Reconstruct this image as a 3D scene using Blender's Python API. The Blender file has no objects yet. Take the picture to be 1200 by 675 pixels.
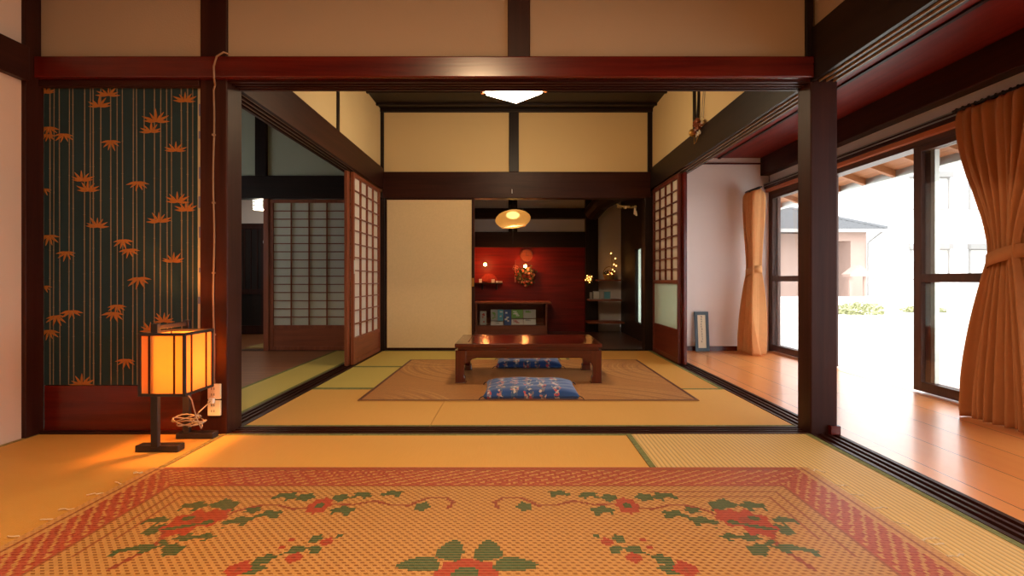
import bpy, math, random
import numpy as np
from mathutils import Vector, Matrix
random.seed(7)
PI = math.pi
SC = bpy.context.scene
COL = SC.collection

# ------------------------------------------------------------------ materials
def new_mat(name):
    m = bpy.data.materials.new(name); m.use_nodes = True
    nt = m.node_tree; nt.nodes.clear()
    out = nt.nodes.new('ShaderNodeOutputMaterial')
    return m, nt, out

def N(nt, kind, **kw):
    n = nt.nodes.new(kind)
    for k, v in kw.items(): setattr(n, k, v)
    return n

def setin(n, **kw):
    for k, v in kw.items():
        n.inputs[k.replace('_', ' ')].default_value = v

def c4(c): return (c[0], c[1], c[2], 1.0)

def math_node(nt, op, a, b=None, c=None):
    n = N(nt, 'ShaderNodeMath', operation=op)
    for i, v in enumerate((a, b, c)):
        if v is None: continue
        if isinstance(v, (int, float)): n.inputs[i].default_value = v
        else: nt.links.new(v, n.inputs[i])
    return n.outputs[0]

def bsdf(nt, out, rough=0.6, spec=0.5, metal=0.0, coat=0.0, coat_rough=0.1):
    b = N(nt, 'ShaderNodeBsdfPrincipled')
    b.inputs['Roughness'].default_value = rough
    b.inputs['Specular IOR Level'].default_value = spec
    b.inputs['Metallic'].default_value = metal
    b.inputs['Coat Weight'].default_value = coat
    b.inputs['Coat Roughness'].default_value = coat_rough
    nt.links.new(b.outputs[0], out.inputs[0])
    return b

def mix_col(nt, fac, a, b, mode='MIX'):
    n = N(nt, 'ShaderNodeMix', data_type='RGBA', blend_type=mode)
    for sock, v in ((n.inputs[0], fac), (n.inputs[6], a), (n.inputs[7], b)):
        if isinstance(v, (int, float)): sock.default_value = v
        elif isinstance(v, (tuple, list)): sock.default_value = c4(v)
        else: nt.links.new(v, sock)
    return n.outputs[2]

def plain(name, col, rough=0.6, spec=0.4, metal=0.0, var=0.06, scale=8.0, bump=0.0, bscale=60.0, coat=0.0):
    m, nt, out = new_mat(name)
    b = bsdf(nt, out, rough, spec, metal, coat)
    tc = N(nt, 'ShaderNodeTexCoord')
    nz = N(nt, 'ShaderNodeTexNoise'); setin(nz, Scale=scale, Detail=4.0)
    nt.links.new(tc.outputs['Object'], nz.inputs['Vector'])
    dk = tuple(x * (1 - 2 * var) for x in col); lt = tuple(min(1, x * (1 + var)) for x in col)
    nt.links.new(mix_col(nt, nz.outputs['Fac'], dk, lt), b.inputs['Base Color'])
    if bump:
        n2 = N(nt, 'ShaderNodeTexNoise'); setin(n2, Scale=bscale, Detail=3.0)
        nt.links.new(tc.outputs['Object'], n2.inputs['Vector'])
        bp = N(nt, 'ShaderNodeBump'); setin(bp, Strength=bump, Distance=0.01)
        nt.links.new(n2.outputs['Fac'], bp.inputs['Height']); nt.links.new(bp.outputs[0], b.inputs['Normal'])
    return m

_wood = {}
WOODS = {  # dark colour, light colour, roughness, spec, coat
    'black': ((0.008, 0.004, 0.003), (0.020, 0.009, 0.006), 0.45, 0.22, 0.0),
    'brown': ((0.020, 0.0045, 0.003), (0.046, 0.011, 0.006), 0.45, 0.17, 0.0),
    'red':   ((0.050, 0.003, 0.002), (0.125, 0.009, 0.004), 0.26, 0.4, 0.2),
    'redceil': ((0.110, 0.008, 0.006), (0.190, 0.016, 0.010), 0.45, 0.18, 0.0),
    'redwall': ((0.110, 0.004, 0.002), (0.240, 0.010, 0.005), 0.45, 0.3, 0.0),
    'screen': ((0.085, 0.012, 0.006), (0.16, 0.030, 0.014), 0.4, 0.35, 0.0),
    'shoji': ((0.17, 0.040, 0.016), (0.28, 0.075, 0.028), 0.45, 0.4, 0.0),
    'table': ((0.050, 0.005, 0.003), (0.105, 0.013, 0.006), 0.16, 0.5, 0.4),
    'eave':  ((0.22, 0.080, 0.028), (0.38, 0.155, 0.06), 0.6, 0.2, 0.0),
    'frame': ((0.055, 0.022, 0.015), (0.095, 0.042, 0.028), 0.5, 0.4, 0.0),
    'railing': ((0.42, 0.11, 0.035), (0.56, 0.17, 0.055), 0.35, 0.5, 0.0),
}
def wood(kind, axis='z'):
    if (kind, axis) in _wood: return _wood[(kind, axis)]
    dk, lt, ro, sp, coat = WOODS[kind]
    m, nt, out = new_mat('wood_%s_%s' % (kind, axis))
    b = bsdf(nt, out, ro, sp, 0, coat, 0.12)
    tc = N(nt, 'ShaderNodeTexCoord'); mp = N(nt, 'ShaderNodeMapping')
    s = [22.0, 22.0, 22.0]; s['xyz'.index(axis)] = 1.2
    mp.inputs['Scale'].default_value = s
    nt.links.new(tc.outputs['Object'], mp.inputs['Vector'])
    nz = N(nt, 'ShaderNodeTexNoise'); setin(nz, Scale=1.0, Detail=6.0, Roughness=0.6, Distortion=0.6)
    nt.links.new(mp.outputs[0], nz.inputs['Vector'])
    rp = N(nt, 'ShaderNodeValToRGB')
    rp.color_ramp.elements[0].position = 0.3; rp.color_ramp.elements[0].color = c4(dk)
    rp.color_ramp.elements[1].position = 0.72; rp.color_ramp.elements[1].color = c4(lt)
    nt.links.new(nz.outputs['Fac'], rp.inputs[0]); nt.links.new(rp.outputs[0], b.inputs['Base Color'])
    bp = N(nt, 'ShaderNodeBump'); setin(bp, Strength=0.12, Distance=0.004)
    nt.links.new(nz.outputs['Fac'], bp.inputs['Height']); nt.links.new(bp.outputs[0], b.inputs['Normal'])
    _wood[(kind, axis)] = m
    return m

def plank_mat(name, dk, lt, width, axis_across, rough=0.25, length=1.8):
    """floor boards running along the other axis; grooves come from bump and a thin dark joint"""
    m, nt, out = new_mat(name)
    b = bsdf(nt, out, rough, 0.5, 0, 0.3, 0.15)
    tc = N(nt, 'ShaderNodeTexCoord'); sp = N(nt, 'ShaderNodeSeparateXYZ')
    nt.links.new(tc.outputs['Object'], sp.inputs[0])
    ac = sp.outputs['X' if axis_across == 'x' else 'Y']; al = sp.outputs['Y' if axis_across == 'x' else 'X']
    u = math_node(nt, 'DIVIDE', ac, width)
    idx = math_node(nt, 'FLOOR', u); fr = math_node(nt, 'FRACT', u)
    v = math_node(nt, 'ADD', math_node(nt, 'DIVIDE', al, length), math_node(nt, 'MULTIPLY', idx, 0.37))
    vi = math_node(nt, 'FLOOR', v); vf = math_node(nt, 'FRACT', v)
    cb = N(nt, 'ShaderNodeCombineXYZ')
    nt.links.new(idx, cb.inputs[0]); nt.links.new(vi, cb.inputs[1])
    wn = N(nt, 'ShaderNodeTexWhiteNoise'); nt.links.new(cb.outputs[0], wn.inputs['Vector'])
    cb2 = N(nt, 'ShaderNodeCombineXYZ')
    nt.links.new(math_node(nt, 'MULTIPLY', ac, 30.0), cb2.inputs[0]); nt.links.new(math_node(nt, 'MULTIPLY', al, 1.6), cb2.inputs[1])
    nt.links.new(math_node(nt, 'MULTIPLY', idx, 3.7), cb2.inputs[2])
    nz = N(nt, 'ShaderNodeTexNoise'); setin(nz, Scale=1.0, Detail=5.0, Distortion=0.5)
    nt.links.new(cb2.outputs[0], nz.inputs['Vector'])
    f = math_node(nt, 'ADD', math_node(nt, 'MULTIPLY', nz.outputs['Fac'], 0.6), math_node(nt, 'MULTIPLY', wn.outputs['Value'], 0.45))
    colr = mix_col(nt, f, dk, lt)
    gap = math_node(nt, 'LESS_THAN', fr, 0.0045 / width)
    gap2 = math_node(nt, 'LESS_THAN', vf, 0.0018)
    g = math_node(nt, 'MAXIMUM', gap, gap2)
    nt.links.new(mix_col(nt, g, colr, tuple(x * 0.18 for x in dk)), b.inputs['Base Color'])
    bp = N(nt, 'ShaderNodeBump'); setin(bp, Strength=0.4, Distance=0.003); bp.invert = True
    nt.links.new(g, bp.inputs['Height']); nt.links.new(bp.outputs[0], b.inputs['Normal'])
    return m

def tatami_mat_material(name, along, col_a, col_b, rib=0.011, contrast=1.0):
    m, nt, out = new_mat(name)
    b = bsdf(nt, out, 0.62, 0.3)
    tc = N(nt, 'ShaderNodeTexCoord'); sp = N(nt, 'ShaderNodeSeparateXYZ')
    nt.links.new(tc.outputs['Object'], sp.inputs[0])
    across = sp.outputs['Y' if along == 'x' else 'X']; al = sp.outputs['X' if along == 'x' else 'Y']
    fr = math_node(nt, 'FRACT', math_node(nt, 'DIVIDE', across, rib))
    h = math_node(nt, 'SINE', math_node(nt, 'MULTIPLY', fr, PI))
    cb = N(nt, 'ShaderNodeCombineXYZ')
    nt.links.new(math_node(nt, 'MULTIPLY', across, 9.0), cb.inputs[0]); nt.links.new(math_node(nt, 'MULTIPLY', al, 260.0), cb.inputs[1])
    nz = N(nt, 'ShaderNodeTexNoise'); setin(nz, Scale=1.0, Detail=2.0)
    nt.links.new(cb.outputs[0], nz.inputs['Vector'])
    big = N(nt, 'ShaderNodeTexNoise'); setin(big, Scale=1.7, Detail=2.0); nt.links.new(tc.outputs['Object'], big.inputs['Vector'])
    f = math_node(nt, 'ADD', math_node(nt, 'MULTIPLY', nz.outputs['Fac'], 0.5), math_node(nt, 'MULTIPLY', big.outputs['Fac'], 0.5))
    base = mix_col(nt, f, col_a, col_b)
    groove = math_node(nt, 'MULTIPLY', math_node(nt, 'SUBTRACT', 1.0, math_node(nt, 'POWER', h, 0.4)), 0.55 * contrast)
    nt.links.new(mix_col(nt, groove, base, tuple(x * 0.35 for x in col_a)), b.inputs['Base Color'])
    bp = N(nt, 'ShaderNodeBump'); setin(bp, Strength=0.35 * contrast, Distance=0.003)
    nt.links.new(h, bp.inputs['Height']); nt.links.new(bp.outputs[0], b.inputs['Normal'])
    return m

def paper_mat(name, col, trans=0.5, grain=0.04):
    m, nt, out = new_mat(name)
    d = N(nt, 'ShaderNodeBsdfDiffuse'); t = N(nt, 'ShaderNodeBsdfTranslucent'); mx = N(nt, 'ShaderNodeMixShader')
    tc = N(nt, 'ShaderNodeTexCoord'); nz = N(nt, 'ShaderNodeTexNoise'); setin(nz, Scale=35.0, Detail=4.0)
    nt.links.new(tc.outputs['Object'], nz.inputs['Vector'])
    c = mix_col(nt, nz.outputs['Fac'], tuple(x * (1 - grain) for x in col), col)
    nt.links.new(c, d.inputs[0]); nt.links.new(c, t.inputs[0])
    mx.inputs[0].default_value = trans
    nt.links.new(d.outputs[0], mx.inputs[1]); nt.links.new(t.outputs[0], mx.inputs[2]); nt.links.new(mx.outputs[0], out.inputs[0])
    return m

def glass_mat(name, tint=(1, 1, 1), gloss=0.07, frost=0.0, frost_col=(0.8, 0.9, 0.85)):
    m, nt, out = new_mat(name)
    t = N(nt, 'ShaderNodeBsdfTransparent'); t.inputs[0].default_value = c4(tint)
    g = N(nt, 'ShaderNodeBsdfGlossy'); g.inputs['Roughness'].default_value = 0.02
    mx = N(nt, 'ShaderNodeMixShader'); mx.inputs[0].default_value = gloss
    base = t.outputs[0]
    if frost:
        tr = N(nt, 'ShaderNodeBsdfTranslucent'); df = N(nt, 'ShaderNodeBsdfDiffuse')
        tr.inputs[0].default_value = c4(frost_col); df.inputs[0].default_value = c4(frost_col)
        m1 = N(nt, 'ShaderNodeMixShader'); m1.inputs[0].default_value = 0.55
        nt.links.new(tr.outputs[0], m1.inputs[1]); nt.links.new(df.outputs[0], m1.inputs[2])
        m2 = N(nt, 'ShaderNodeMixShader'); m2.inputs[0].default_value = frost
        nt.links.new(base, m2.inputs[1]); nt.links.new(m1.outputs[0], m2.inputs[2]); base = m2.outputs[0]
    nt.links.new(base, mx.inputs[1]); nt.links.new(g.outputs[0], mx.inputs[2]); nt.links.new(mx.outputs[0], out.inputs[0])
    return m

def emit_mat(name, col, strength, base=None):
    m, nt, out = new_mat(name)
    b = bsdf(nt, out, 0.6, 0.2)
    b.inputs['Base Color'].default_value = c4(base or col)
    b.inputs['Emission Color'].default_value = c4(col); b.inputs['Emission Strength'].default_value = strength
    return m

M = {}
M['plaster'] = plain('plaster_cream', (0.40, 0.27, 0.17), 0.85, 0.2, var=0.03, scale=2.0, bump=0.10, bscale=140)
M['plaster_gold'] = plain('plaster_gold', (0.66, 0.47, 0.23), 0.85, 0.2, var=0.03, scale=2.0, bump=0.10, bscale=140)
M['plaster_white'] = plain('plaster_white', (0.78, 0.68, 0.66), 0.85, 0.2, var=0.02, scale=2.0, bump=0.06, bscale=140)
M['plaster_green'] = plain('plaster_green', (0.40, 0.43, 0.33), 0.9, 0.2, var=0.04, scale=2.0, bump=0.1, bscale=140)
M['plaster_hall'] = plain('plaster_hall_grey', (0.78, 0.74, 0.72), 0.9, 0.2, var=0.04, scale=2.0)
M['plaster_left'] = plain('plaster_peach', (0.62, 0.44, 0.33), 0.85, 0.2, var=0.02, scale=2.0)
M['edge_light'] = plain('groove_edge_light_tint', (0.42, 0.30, 0.20), 0.5, 0.4)  # pale colour paints the light caught along groove edges
M['plaster_grey'] = plain('plaster_grey', (0.30, 0.28, 0.27), 0.9, 0.2, var=0.04, scale=2.0, bump=0.1, bscale=140)
M['fusuma'] = plain('fusuma_paper', (0.74, 0.53, 0.28), 0.8, 0.2, var=0.05, scale=60.0, bump=0.15, bscale=220)
M['teal'] = plain('teal_paper', (0.017, 0.036, 0.042), 0.75, 0.2, var=0.12, scale=3.0)
M['stalk'] = plain('bamboo_stalk_print', (0.20, 0.145, 0.085), 0.6, 0.3, var=0.1, scale=20.0)
M['leafprint'] = plain('bamboo_leaf_print', (0.36, 0.120, 0.020), 0.55, 0.3, var=0.12, scale=25.0)
M['oldpaper'] = plain('old_patterned_paper', (0.42, 0.36, 0.26), 0.8, 0.2, var=0.05)
M['oldpaper_blue'] = plain('old_patterned_paper_blue', (0.16, 0.17, 0.30), 0.8, 0.2)
M['blackpaint'] = plain('black_paint', (0.018, 0.012, 0.012), 0.45, 0.4, var=0.1)
M['cable'] = plain('tan_cable', (0.27, 0.155, 0.085), 0.5, 0.4)
M['whitecord'] = plain('white_cord', (0.30, 0.24, 0.18), 0.5, 0.4)
M['outlet'] = plain('outlet_plastic', (0.80, 0.66, 0.42), 0.4, 0.5, var=0.02)
M['slot'] = plain('dark_slot', (0.03, 0.02, 0.02), 0.5)
M['thread'] = plain('loose_thread', (0.80, 0.62, 0.42), 0.8, 0.2)
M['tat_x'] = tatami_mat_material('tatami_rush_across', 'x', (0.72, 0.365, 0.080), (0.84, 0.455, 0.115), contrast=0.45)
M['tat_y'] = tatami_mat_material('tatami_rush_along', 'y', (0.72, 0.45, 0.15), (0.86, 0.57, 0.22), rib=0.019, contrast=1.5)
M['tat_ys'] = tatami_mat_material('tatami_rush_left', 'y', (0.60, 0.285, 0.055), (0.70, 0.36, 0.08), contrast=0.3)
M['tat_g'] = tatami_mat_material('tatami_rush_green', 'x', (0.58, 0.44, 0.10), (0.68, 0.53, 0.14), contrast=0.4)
M['heri'] = plain('green_cloth_edge', (0.24, 0.25, 0.09), 0.8, 0.2, var=0.35, scale=55)
M['heri_gold'] = plain('gold_cloth_edge', (0.34, 0.25, 0.08), 0.8, 0.2, var=0.45, scale=60)
M['glass'] = glass_mat('window_glass')
M['frost'] = glass_mat('frosted_glass', gloss=0.05, frost=0.85, frost_col=(0.80, 0.90, 0.82))
M['paper'] = paper_mat('shoji_paper', (0.92, 0.84, 0.74), 0.45)
M['paper_grey'] = paper_mat('shoji_paper_grey', (0.66, 0.68, 0.60), 0.35)
M['curtain'] = paper_mat('orange_curtain', (0.60, 0.26, 0.115), 0.18, 0.12)
M['curtain2'] = paper_mat('pale_orange_curtain', (0.90, 0.50, 0.22), 0.42, 0.12)
M['engawa'] = plank_mat('engawa_boards', (0.78, 0.24, 0.055), (0.90, 0.37, 0.105), 0.245, 'x', 0.34)
M['woodfloor'] = plank_mat('side_room_boards', (0.26, 0.085, 0.03), (0.38, 0.14, 0.05), 0.11, 'y', 0.5)
M['darkfloor'] = plank_mat('hall_boards', (0.05, 0.018, 0.010), (0.09, 0.03, 0.016), 0.12, 'x', 0.3)
M['alu'] = plain('aluminium', (0.42, 0.42, 0.38), 0.35, 0.5, 0.8, var=0.04)
M['ground'] = plain('pale_gravel', (0.70, 0.68, 0.62), 0.9, 0.1, var=0.08, scale=3)
M['pinkwall'] = plain('pink_render', (0.36, 0.25, 0.21), 0.9, 0.1, var=0.02)
M['whitewall'] = plain('white_render', (0.80, 0.79, 0.78), 0.9, 0.1, var=0.01)
M['rooftile'] = plain('grey_roof_tile', (0.125, 0.125, 0.128), 0.7, 0.1, var=0.1)
M['shrub'] = plain('shrub_leaf', (0.34, 0.34, 0.17), 0.7, 0.2, var=0.3, scale=6)
M['soil'] = plain('soil', (0.3, 0.26, 0.2), 0.9, 0.1)
M['winframe'] = plain('far_window_frame', (0.26, 0.25, 0.24), 0.6, 0.1)
M['farglass'] = plain('far_window_pane', (0.26, 0.26, 0.26), 0.3, 0.1)
M['gold'] = plain('brass', (0.50, 0.28, 0.07), 0.35, 0.5, 0.8)
M['shell'] = plain('pale_charm', (0.60, 0.50, 0.36), 0.5)
M['rope'] = plain('straw_rope', (0.40, 0.27, 0.11), 0.9, 0.1)
M['porcelain'] = plain('porcelain', (0.75, 0.75, 0.76), 0.2, 0.6)
M['cardred'] = plain('red_card', (0.45, 0.06, 0.04), 0.6)
M['cardwhite'] = plain('white_card', (0.70, 0.68, 0.62), 0.6)
M['cardblue'] = plain('blue_card', (0.05, 0.10, 0.30), 0.5)
M['cardgreen'] = plain('green_card', (0.16, 0.34, 0.07), 0.5)
M['cardgrey'] = plain('grey_card', (0.36, 0.36, 0.32), 0.5)
M['cardcyan'] = plain('cyan_card', (0.10, 0.35, 0.48), 0.5)
M['ink'] = plain('black_ink', (0.03, 0.03, 0.03), 0.6)
M['slate'] = plain('slate_frame', (0.055, 0.085, 0.11), 0.5, 0.4)
M['scroll'] = plain('scroll_paper', (0.78, 0.68, 0.50), 0.8, 0.2, var=0.03)
M['flowerred'] = plain('dried_flower_red', (0.36, 0.05, 0.03), 0.8, 0.2, var=0.3, scale=30)
M['flowerpink'] = plain('dried_flower_pink', (0.52, 0.22, 0.15), 0.8, 0.2, var=0.3, scale=30)
M['darkleaf'] = plain('dark_leaf', (0.05, 0.06, 0.03), 0.7, 0.2, var=0.3, scale=20)
M['lamp_frame'] = wood('black', 'z')
M['lantern_paper'] = None
M['shade_hot'] = emit_mat('lit_milk_acrylic', (1.0, 0.93, 0.80), 9.0)
M['bulb'] = emit_mat('warm_bulb', (1.0, 0.78, 0.42), 40.0)
M['redbulb'] = emit_mat('small_orange_bulb', (1.0, 0.36, 0.10), 130.0)
M['fairy'] = emit_mat('fairy_light', (1.0, 0.42, 0.10), 14.0)
M['lampwhite'] = emit_mat('small_lit_paper_lamp', (1.0, 0.86, 0.66), 5.0)
M['white_glow'] = emit_mat('lit_inner_globe', (1.0, 0.80, 0.50), 5.0)

# glowing pendant shade: translucent amber
def shade_material():
    m, nt, out = new_mat('amber_shade')
    d = N(nt, 'ShaderNodeBsdfDiffuse'); t = N(nt, 'ShaderNodeBsdfTranslucent'); mx = N(nt, 'ShaderNodeMixShader')
    for n in (d, t): n.inputs[0].default_value = (0.90, 0.62, 0.26, 1)
    mx.inputs[0].default_value = 0.6
    tp = N(nt, 'ShaderNodeBsdfTransparent'); tp.inputs[0].default_value = (0.95, 0.68, 0.32, 1); m2 = N(nt, 'ShaderNodeMixShader'); m2.inputs[0].default_value = 0.38
    nt.links.new(d.outputs[0], mx.inputs[1]); nt.links.new(t.outputs[0], mx.inputs[2]); nt.links.new(mx.outputs[0], m2.inputs[1]); nt.links.new(tp.outputs[0], m2.inputs[2]); nt.links.new(m2.outputs[0], out.inputs[0])
    return m
M['amber'] = shade_material()
M['lantern_paper'] = paper_mat('lantern_paper', (0.86, 0.54, 0.20), 0.70, 0.02)

# ------------------------------------------------------------------ mesh builder
class MB:
    def __init__(s): s.v = []; s.f = []; s.m = []
    def add(s, vs, fs, mi=0):
        k = len(s.v); s.v += [tuple(p) for p in vs]
        for f in fs: s.f.append(tuple(i + k for i in f)); s.m.append(mi)
    def box(s, x0, x1, y0, y1, z0, z1, mi=0):
        if x0 > x1: x0, x1 = x1, x0
        if y0 > y1: y0, y1 = y1, y0
        if z0 > z1: z0, z1 = z1, z0
        s.add([(x0, y0, z0), (x1, y0, z0), (x1, y1, z0), (x0, y1, z0), (x0, y0, z1), (x1, y0, z1), (x1, y1, z1), (x0, y1, z1)],
              [(0, 3, 2, 1), (4, 5, 6, 7), (0, 1, 5, 4), (1, 2, 6, 5), (2, 3, 7, 6), (3, 0, 4, 7)], mi)
        return s
    def obox(s, c, sx, sy, sz, rot=(0, 0, 0), mi=0):
        from mathutils import Euler
        R = Euler(rot).to_matrix(); c = Vector(c)
        vs = [c + R @ Vector((a * sx / 2, b * sy / 2, d * sz / 2)) for d in (-1, 1) for a, b in ((-1, -1), (1, -1), (1, 1), (-1, 1))]
        s.add(vs, [(0, 3, 2, 1), (4, 5, 6, 7), (0, 1, 5, 4), (1, 2, 6, 5), (2, 3, 7, 6), (3, 0, 4, 7)], mi)
        return s
    def cyl(s, p0, p1, r0, r1=None, n=16, mi=0, cap=True):
        r1 = r0 if r1 is None else r1
        p0 = Vector(p0); p1 = Vector(p1); d = (p1 - p0).normalized()
        a = d.orthogonal().normalized(); b = d.cross(a)
        vs = []
        for p, r in ((p0, r0), (p1, r1)):
            for i in range(n):
                t = 2 * PI * i / n; vs.append(p + (a * math.cos(t) + b * math.sin(t)) * r)
        fs = [(i, (i + 1) % n, n + (i + 1) % n, n + i) for i in range(n)]
        if cap: fs += [tuple(range(n - 1, -1, -1)), tuple(range(n, 2 * n))]
        s.add(vs, fs, mi); return s
    def tube(s, pts, r, n=8, mi=0):
        pts = [Vector(p) for p in pts]; vs = []; up = None
        for i, p in enumerate(pts):
            d = (pts[min(i + 1, len(pts) - 1)] - pts[max(i - 1, 0)]).normalized()
            a = d.orthogonal().normalized() if up is None else (up - d * up.dot(d)).normalized()
            up = a; b = d.cross(a)
            rr = r[i] if isinstance(r, (list, tuple)) else r
            vs += [p + (a * math.cos(2 * PI * k / n) + b * math.sin(2 * PI * k / n)) * rr for k in range(n)]
        fs = []
        for i in range(len(pts) - 1):
            for k in range(n):
                fs.append((i * n + k, i * n + (k + 1) % n, (i + 1) * n + (k + 1) % n, (i + 1) * n + k))
        L = (len(pts) - 1) * n
        fs += [tuple(range(n - 1, -1, -1)), tuple(range(L, L + n))]
        s.add(vs, fs, mi); return s
    def lathe(s, prof, c=(0, 0, 0), n=32, mi=0, R=None):
        vs = []; c = Vector(c)
        for r, z in prof:
            for k in range(n):
                p = Vector((r * math.cos(2 * PI * k / n), r * math.sin(2 * PI * k / n), z))
                if R: p = R @ p
                vs.append(c + p)
        fs = []
        for i in range(len(prof) - 1):
            for k in range(n):
                fs.append((i * n + k, i * n + (k + 1) % n, (i + 1) * n + (k + 1) % n, (i + 1) * n + k))
        s.add(vs, fs, mi); return s
    def ball(s, c, r, n=12, mi=0, sz=1.0):
        prof = [(max(1e-4, r * math.sin(PI * i / (n // 2 + 2))), -r * sz * math.cos(PI * i / (n // 2 + 2))) for i in range(n // 2 + 3)]
        return s.lathe(prof, c, n, mi)
    def poly_xz(s, pts, y0, y1, mi=0):
        """outline in the XZ plane given thickness from y0 (front, nearer the viewer) to y1"""
        n = len(pts)
        vs = [(x, y0, z) for x, z in pts] + [(x, y1, z) for x, z in pts]
        fs = [tuple(range(n)), tuple(range(2 * n - 1, n - 1, -1))] + [(i, n + i, n + (i + 1) % n, (i + 1) % n) for i in range(n)]
        s.add(vs, fs, mi); return s
    def build(s, name, mats, parent=None, bevel=0.0, smooth=False, local=False, origin=None):
        if not isinstance(mats, (list, tuple)): mats = [mats]
        A = np.array(s.v, dtype=float)
        if origin is None:
            lo = A.min(0); hi = A.max(0); origin = ((lo[0] + hi[0]) / 2, (lo[1] + hi[1]) / 2, lo[2])
        me = bpy.data.meshes.new(name)
        me.from_pydata([tuple(p) for p in (A - np.array(origin))], [], s.f)
        for m in mats: me.materials.append(m)
        me.polygons.foreach_set('material_index', s.m)
        if smooth: me.polygons.foreach_set('use_smooth', [True] * len(s.f))
        me.update()
        o = bpy.data.objects.new(name, me); COL.objects.link(o)
        loc = Vector(origin)
        if parent is not None:
            o.parent = parent
            if not local: loc = loc - parent.location
        o.location = loc
        if bevel:
            b = o.modifiers.new('bevel', 'BEVEL'); b.width = bevel; b.segments = 2; b.limit_method = 'ANGLE'
        return o

def tag(o, label, cat, group=None, kind=None):
    o['label'] = label; o['category'] = cat
    if group: o['group'] = group
    if kind: o['kind'] = kind
    return o
def empty(name, loc, label, cat, rz=0, group=None, kind=None):
    o = bpy.data.objects.new(name, None); COL.objects.link(o)
    o.location = loc; o.rotation_euler = (0, 0, rz); o.empty_display_size = 0.05
    return tag(o, label, cat, group, kind)
def copy_tree(o, parent=None):
    c = o.copy(); COL.objects.link(c)
    if parent is not None: c.parent = parent
    for ch in list(o.children): copy_tree(ch, c)
    return c
def struct(mb, name, mats, label, cat, bevel=0.0, parent=None):
    o = mb.build(name, mats, bevel=bevel)
    return tag(o, label, cat, kind='structure')

_trim = [0]
def trim(boxes, mat, label, cat='post', bevel=0.004):
    _trim[0] += 1
    mb = MB()
    for b in boxes: mb.box(*b)
    return struct(mb, 'trim_%d' % _trim[0], mat, label, cat, bevel)

# ------------------------------------------------------------------ viewpoint scale (metres from the camera's foot)
F, CX, HY, H = 640.0, 603.0, 328.0, 0.75
def at(x, y, D): return Vector(((x - CX) * D / F, D, H - (y - HY) * D / F))

# main dimensions
XL = -2.33          # left wall of the front room
PL0, PL1 = -1.53, -1.397   # left post
PR0, PR1 = 1.44, 1.57      # right post / right track
YW0, YW1 = 2.66, 2.79      # wall plane between the rooms
YB = 5.78           # back wall of the second room
XW = 2.70           # window wall
YBK = -1.3          # wall behind the camera
ZC1, ZC2, ZCE = 2.62, 2.56, 2.04
ZK = 1.713

# ------------------------------------------------------------------ floors
struct(MB().box(XL - 0.1, 1.44, YBK, YB, -0.12, -0.052), 'floor', M['darkfloor'], 'dark board subfloor beneath the tatami mats', 'floor')
struct(MB().box(PR1, XW + 0.02, YBK, YB + 0.02, -0.10, 0.0), 'floor_veranda', M['engawa'], 'orange varnished plank floor of the veranda along the windows', 'floor')
struct(MB().box(-4.6, -1.905, YW0 + 0.1, 8.0, -0.06, -0.002), 'floor_side', M['woodfloor'], 'brown plank floor of the dim side room on the left', 'floor')
struct(MB().box(-1.9, 1.55, YB + 0.14, 8.2, -0.10, -0.004), 'floor_hall', M['darkfloor'], 'dark plank floor of the hall behind the second room', 'floor')

_mats = {'x': [], 'y': []}
def tatami(x0, x1, y0, y1, along, mat, label, edges='both', z=0.0, group='tatami mats', heri='heri', ew=0.026):
    g = 0.0015
    mb = MB().box(x0 + g, x1 - g, y0 + g, y1 - g, z - 0.05, z)
    o = mb.build('tatami_mat', mat); tag(o, label, 'mat', group)
    e = []
    if along == 'x':
        if edges in ('both', 'lo'): e.append((x0 + g, x1 - g, y0 + g, y0 + ew))
        if edges in ('both', 'hi'): e.append((x0 + g, x1 - g, y1 - ew, y1 - g))
    else:
        if edges in ('both', 'lo'): e.append((x0 + g, x0 + ew, y0 + g, y1 - g))
        if edges in ('both', 'hi'): e.append((x1 - ew, x1 - g, y0 + g, y1 - g))
    for a in e:
        MB().box(*a, z - 0.001, z + 0.0015).build('cloth_edge', M[heri], o)
    return o
# front room
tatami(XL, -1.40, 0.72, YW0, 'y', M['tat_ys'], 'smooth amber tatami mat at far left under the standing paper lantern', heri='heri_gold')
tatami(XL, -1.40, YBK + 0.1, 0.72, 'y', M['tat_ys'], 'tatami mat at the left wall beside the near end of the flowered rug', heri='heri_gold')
tatami(-1.40, 0.54, 1.70, YW0, 'x', M['tat_x'], 'smooth tatami mat lying crosswise between flowered rug and dark threshold')
tatami(-1.40, 0.54, 0.74, 1.70, 'x', M['tat_x'], 'tatami mat hidden beneath the middle of the flowered rug')
tatami(-1.40, 0.54, YBK + 0.1, 0.74, 'x', M['tat_x'], 'tatami mat at the near end of the flowered rug')
tatami(0.54, 1.44, 0.74, YW0, 'y', M['tat_y'], 'ribbed tatami mat at right with lengthwise ridges beside the veranda track')
tatami(0.54, 1.44, YBK + 0.1, 0.74, 'y', M['tat_y'], 'ribbed tatami mat nearest the viewer along the veranda track')
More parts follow.
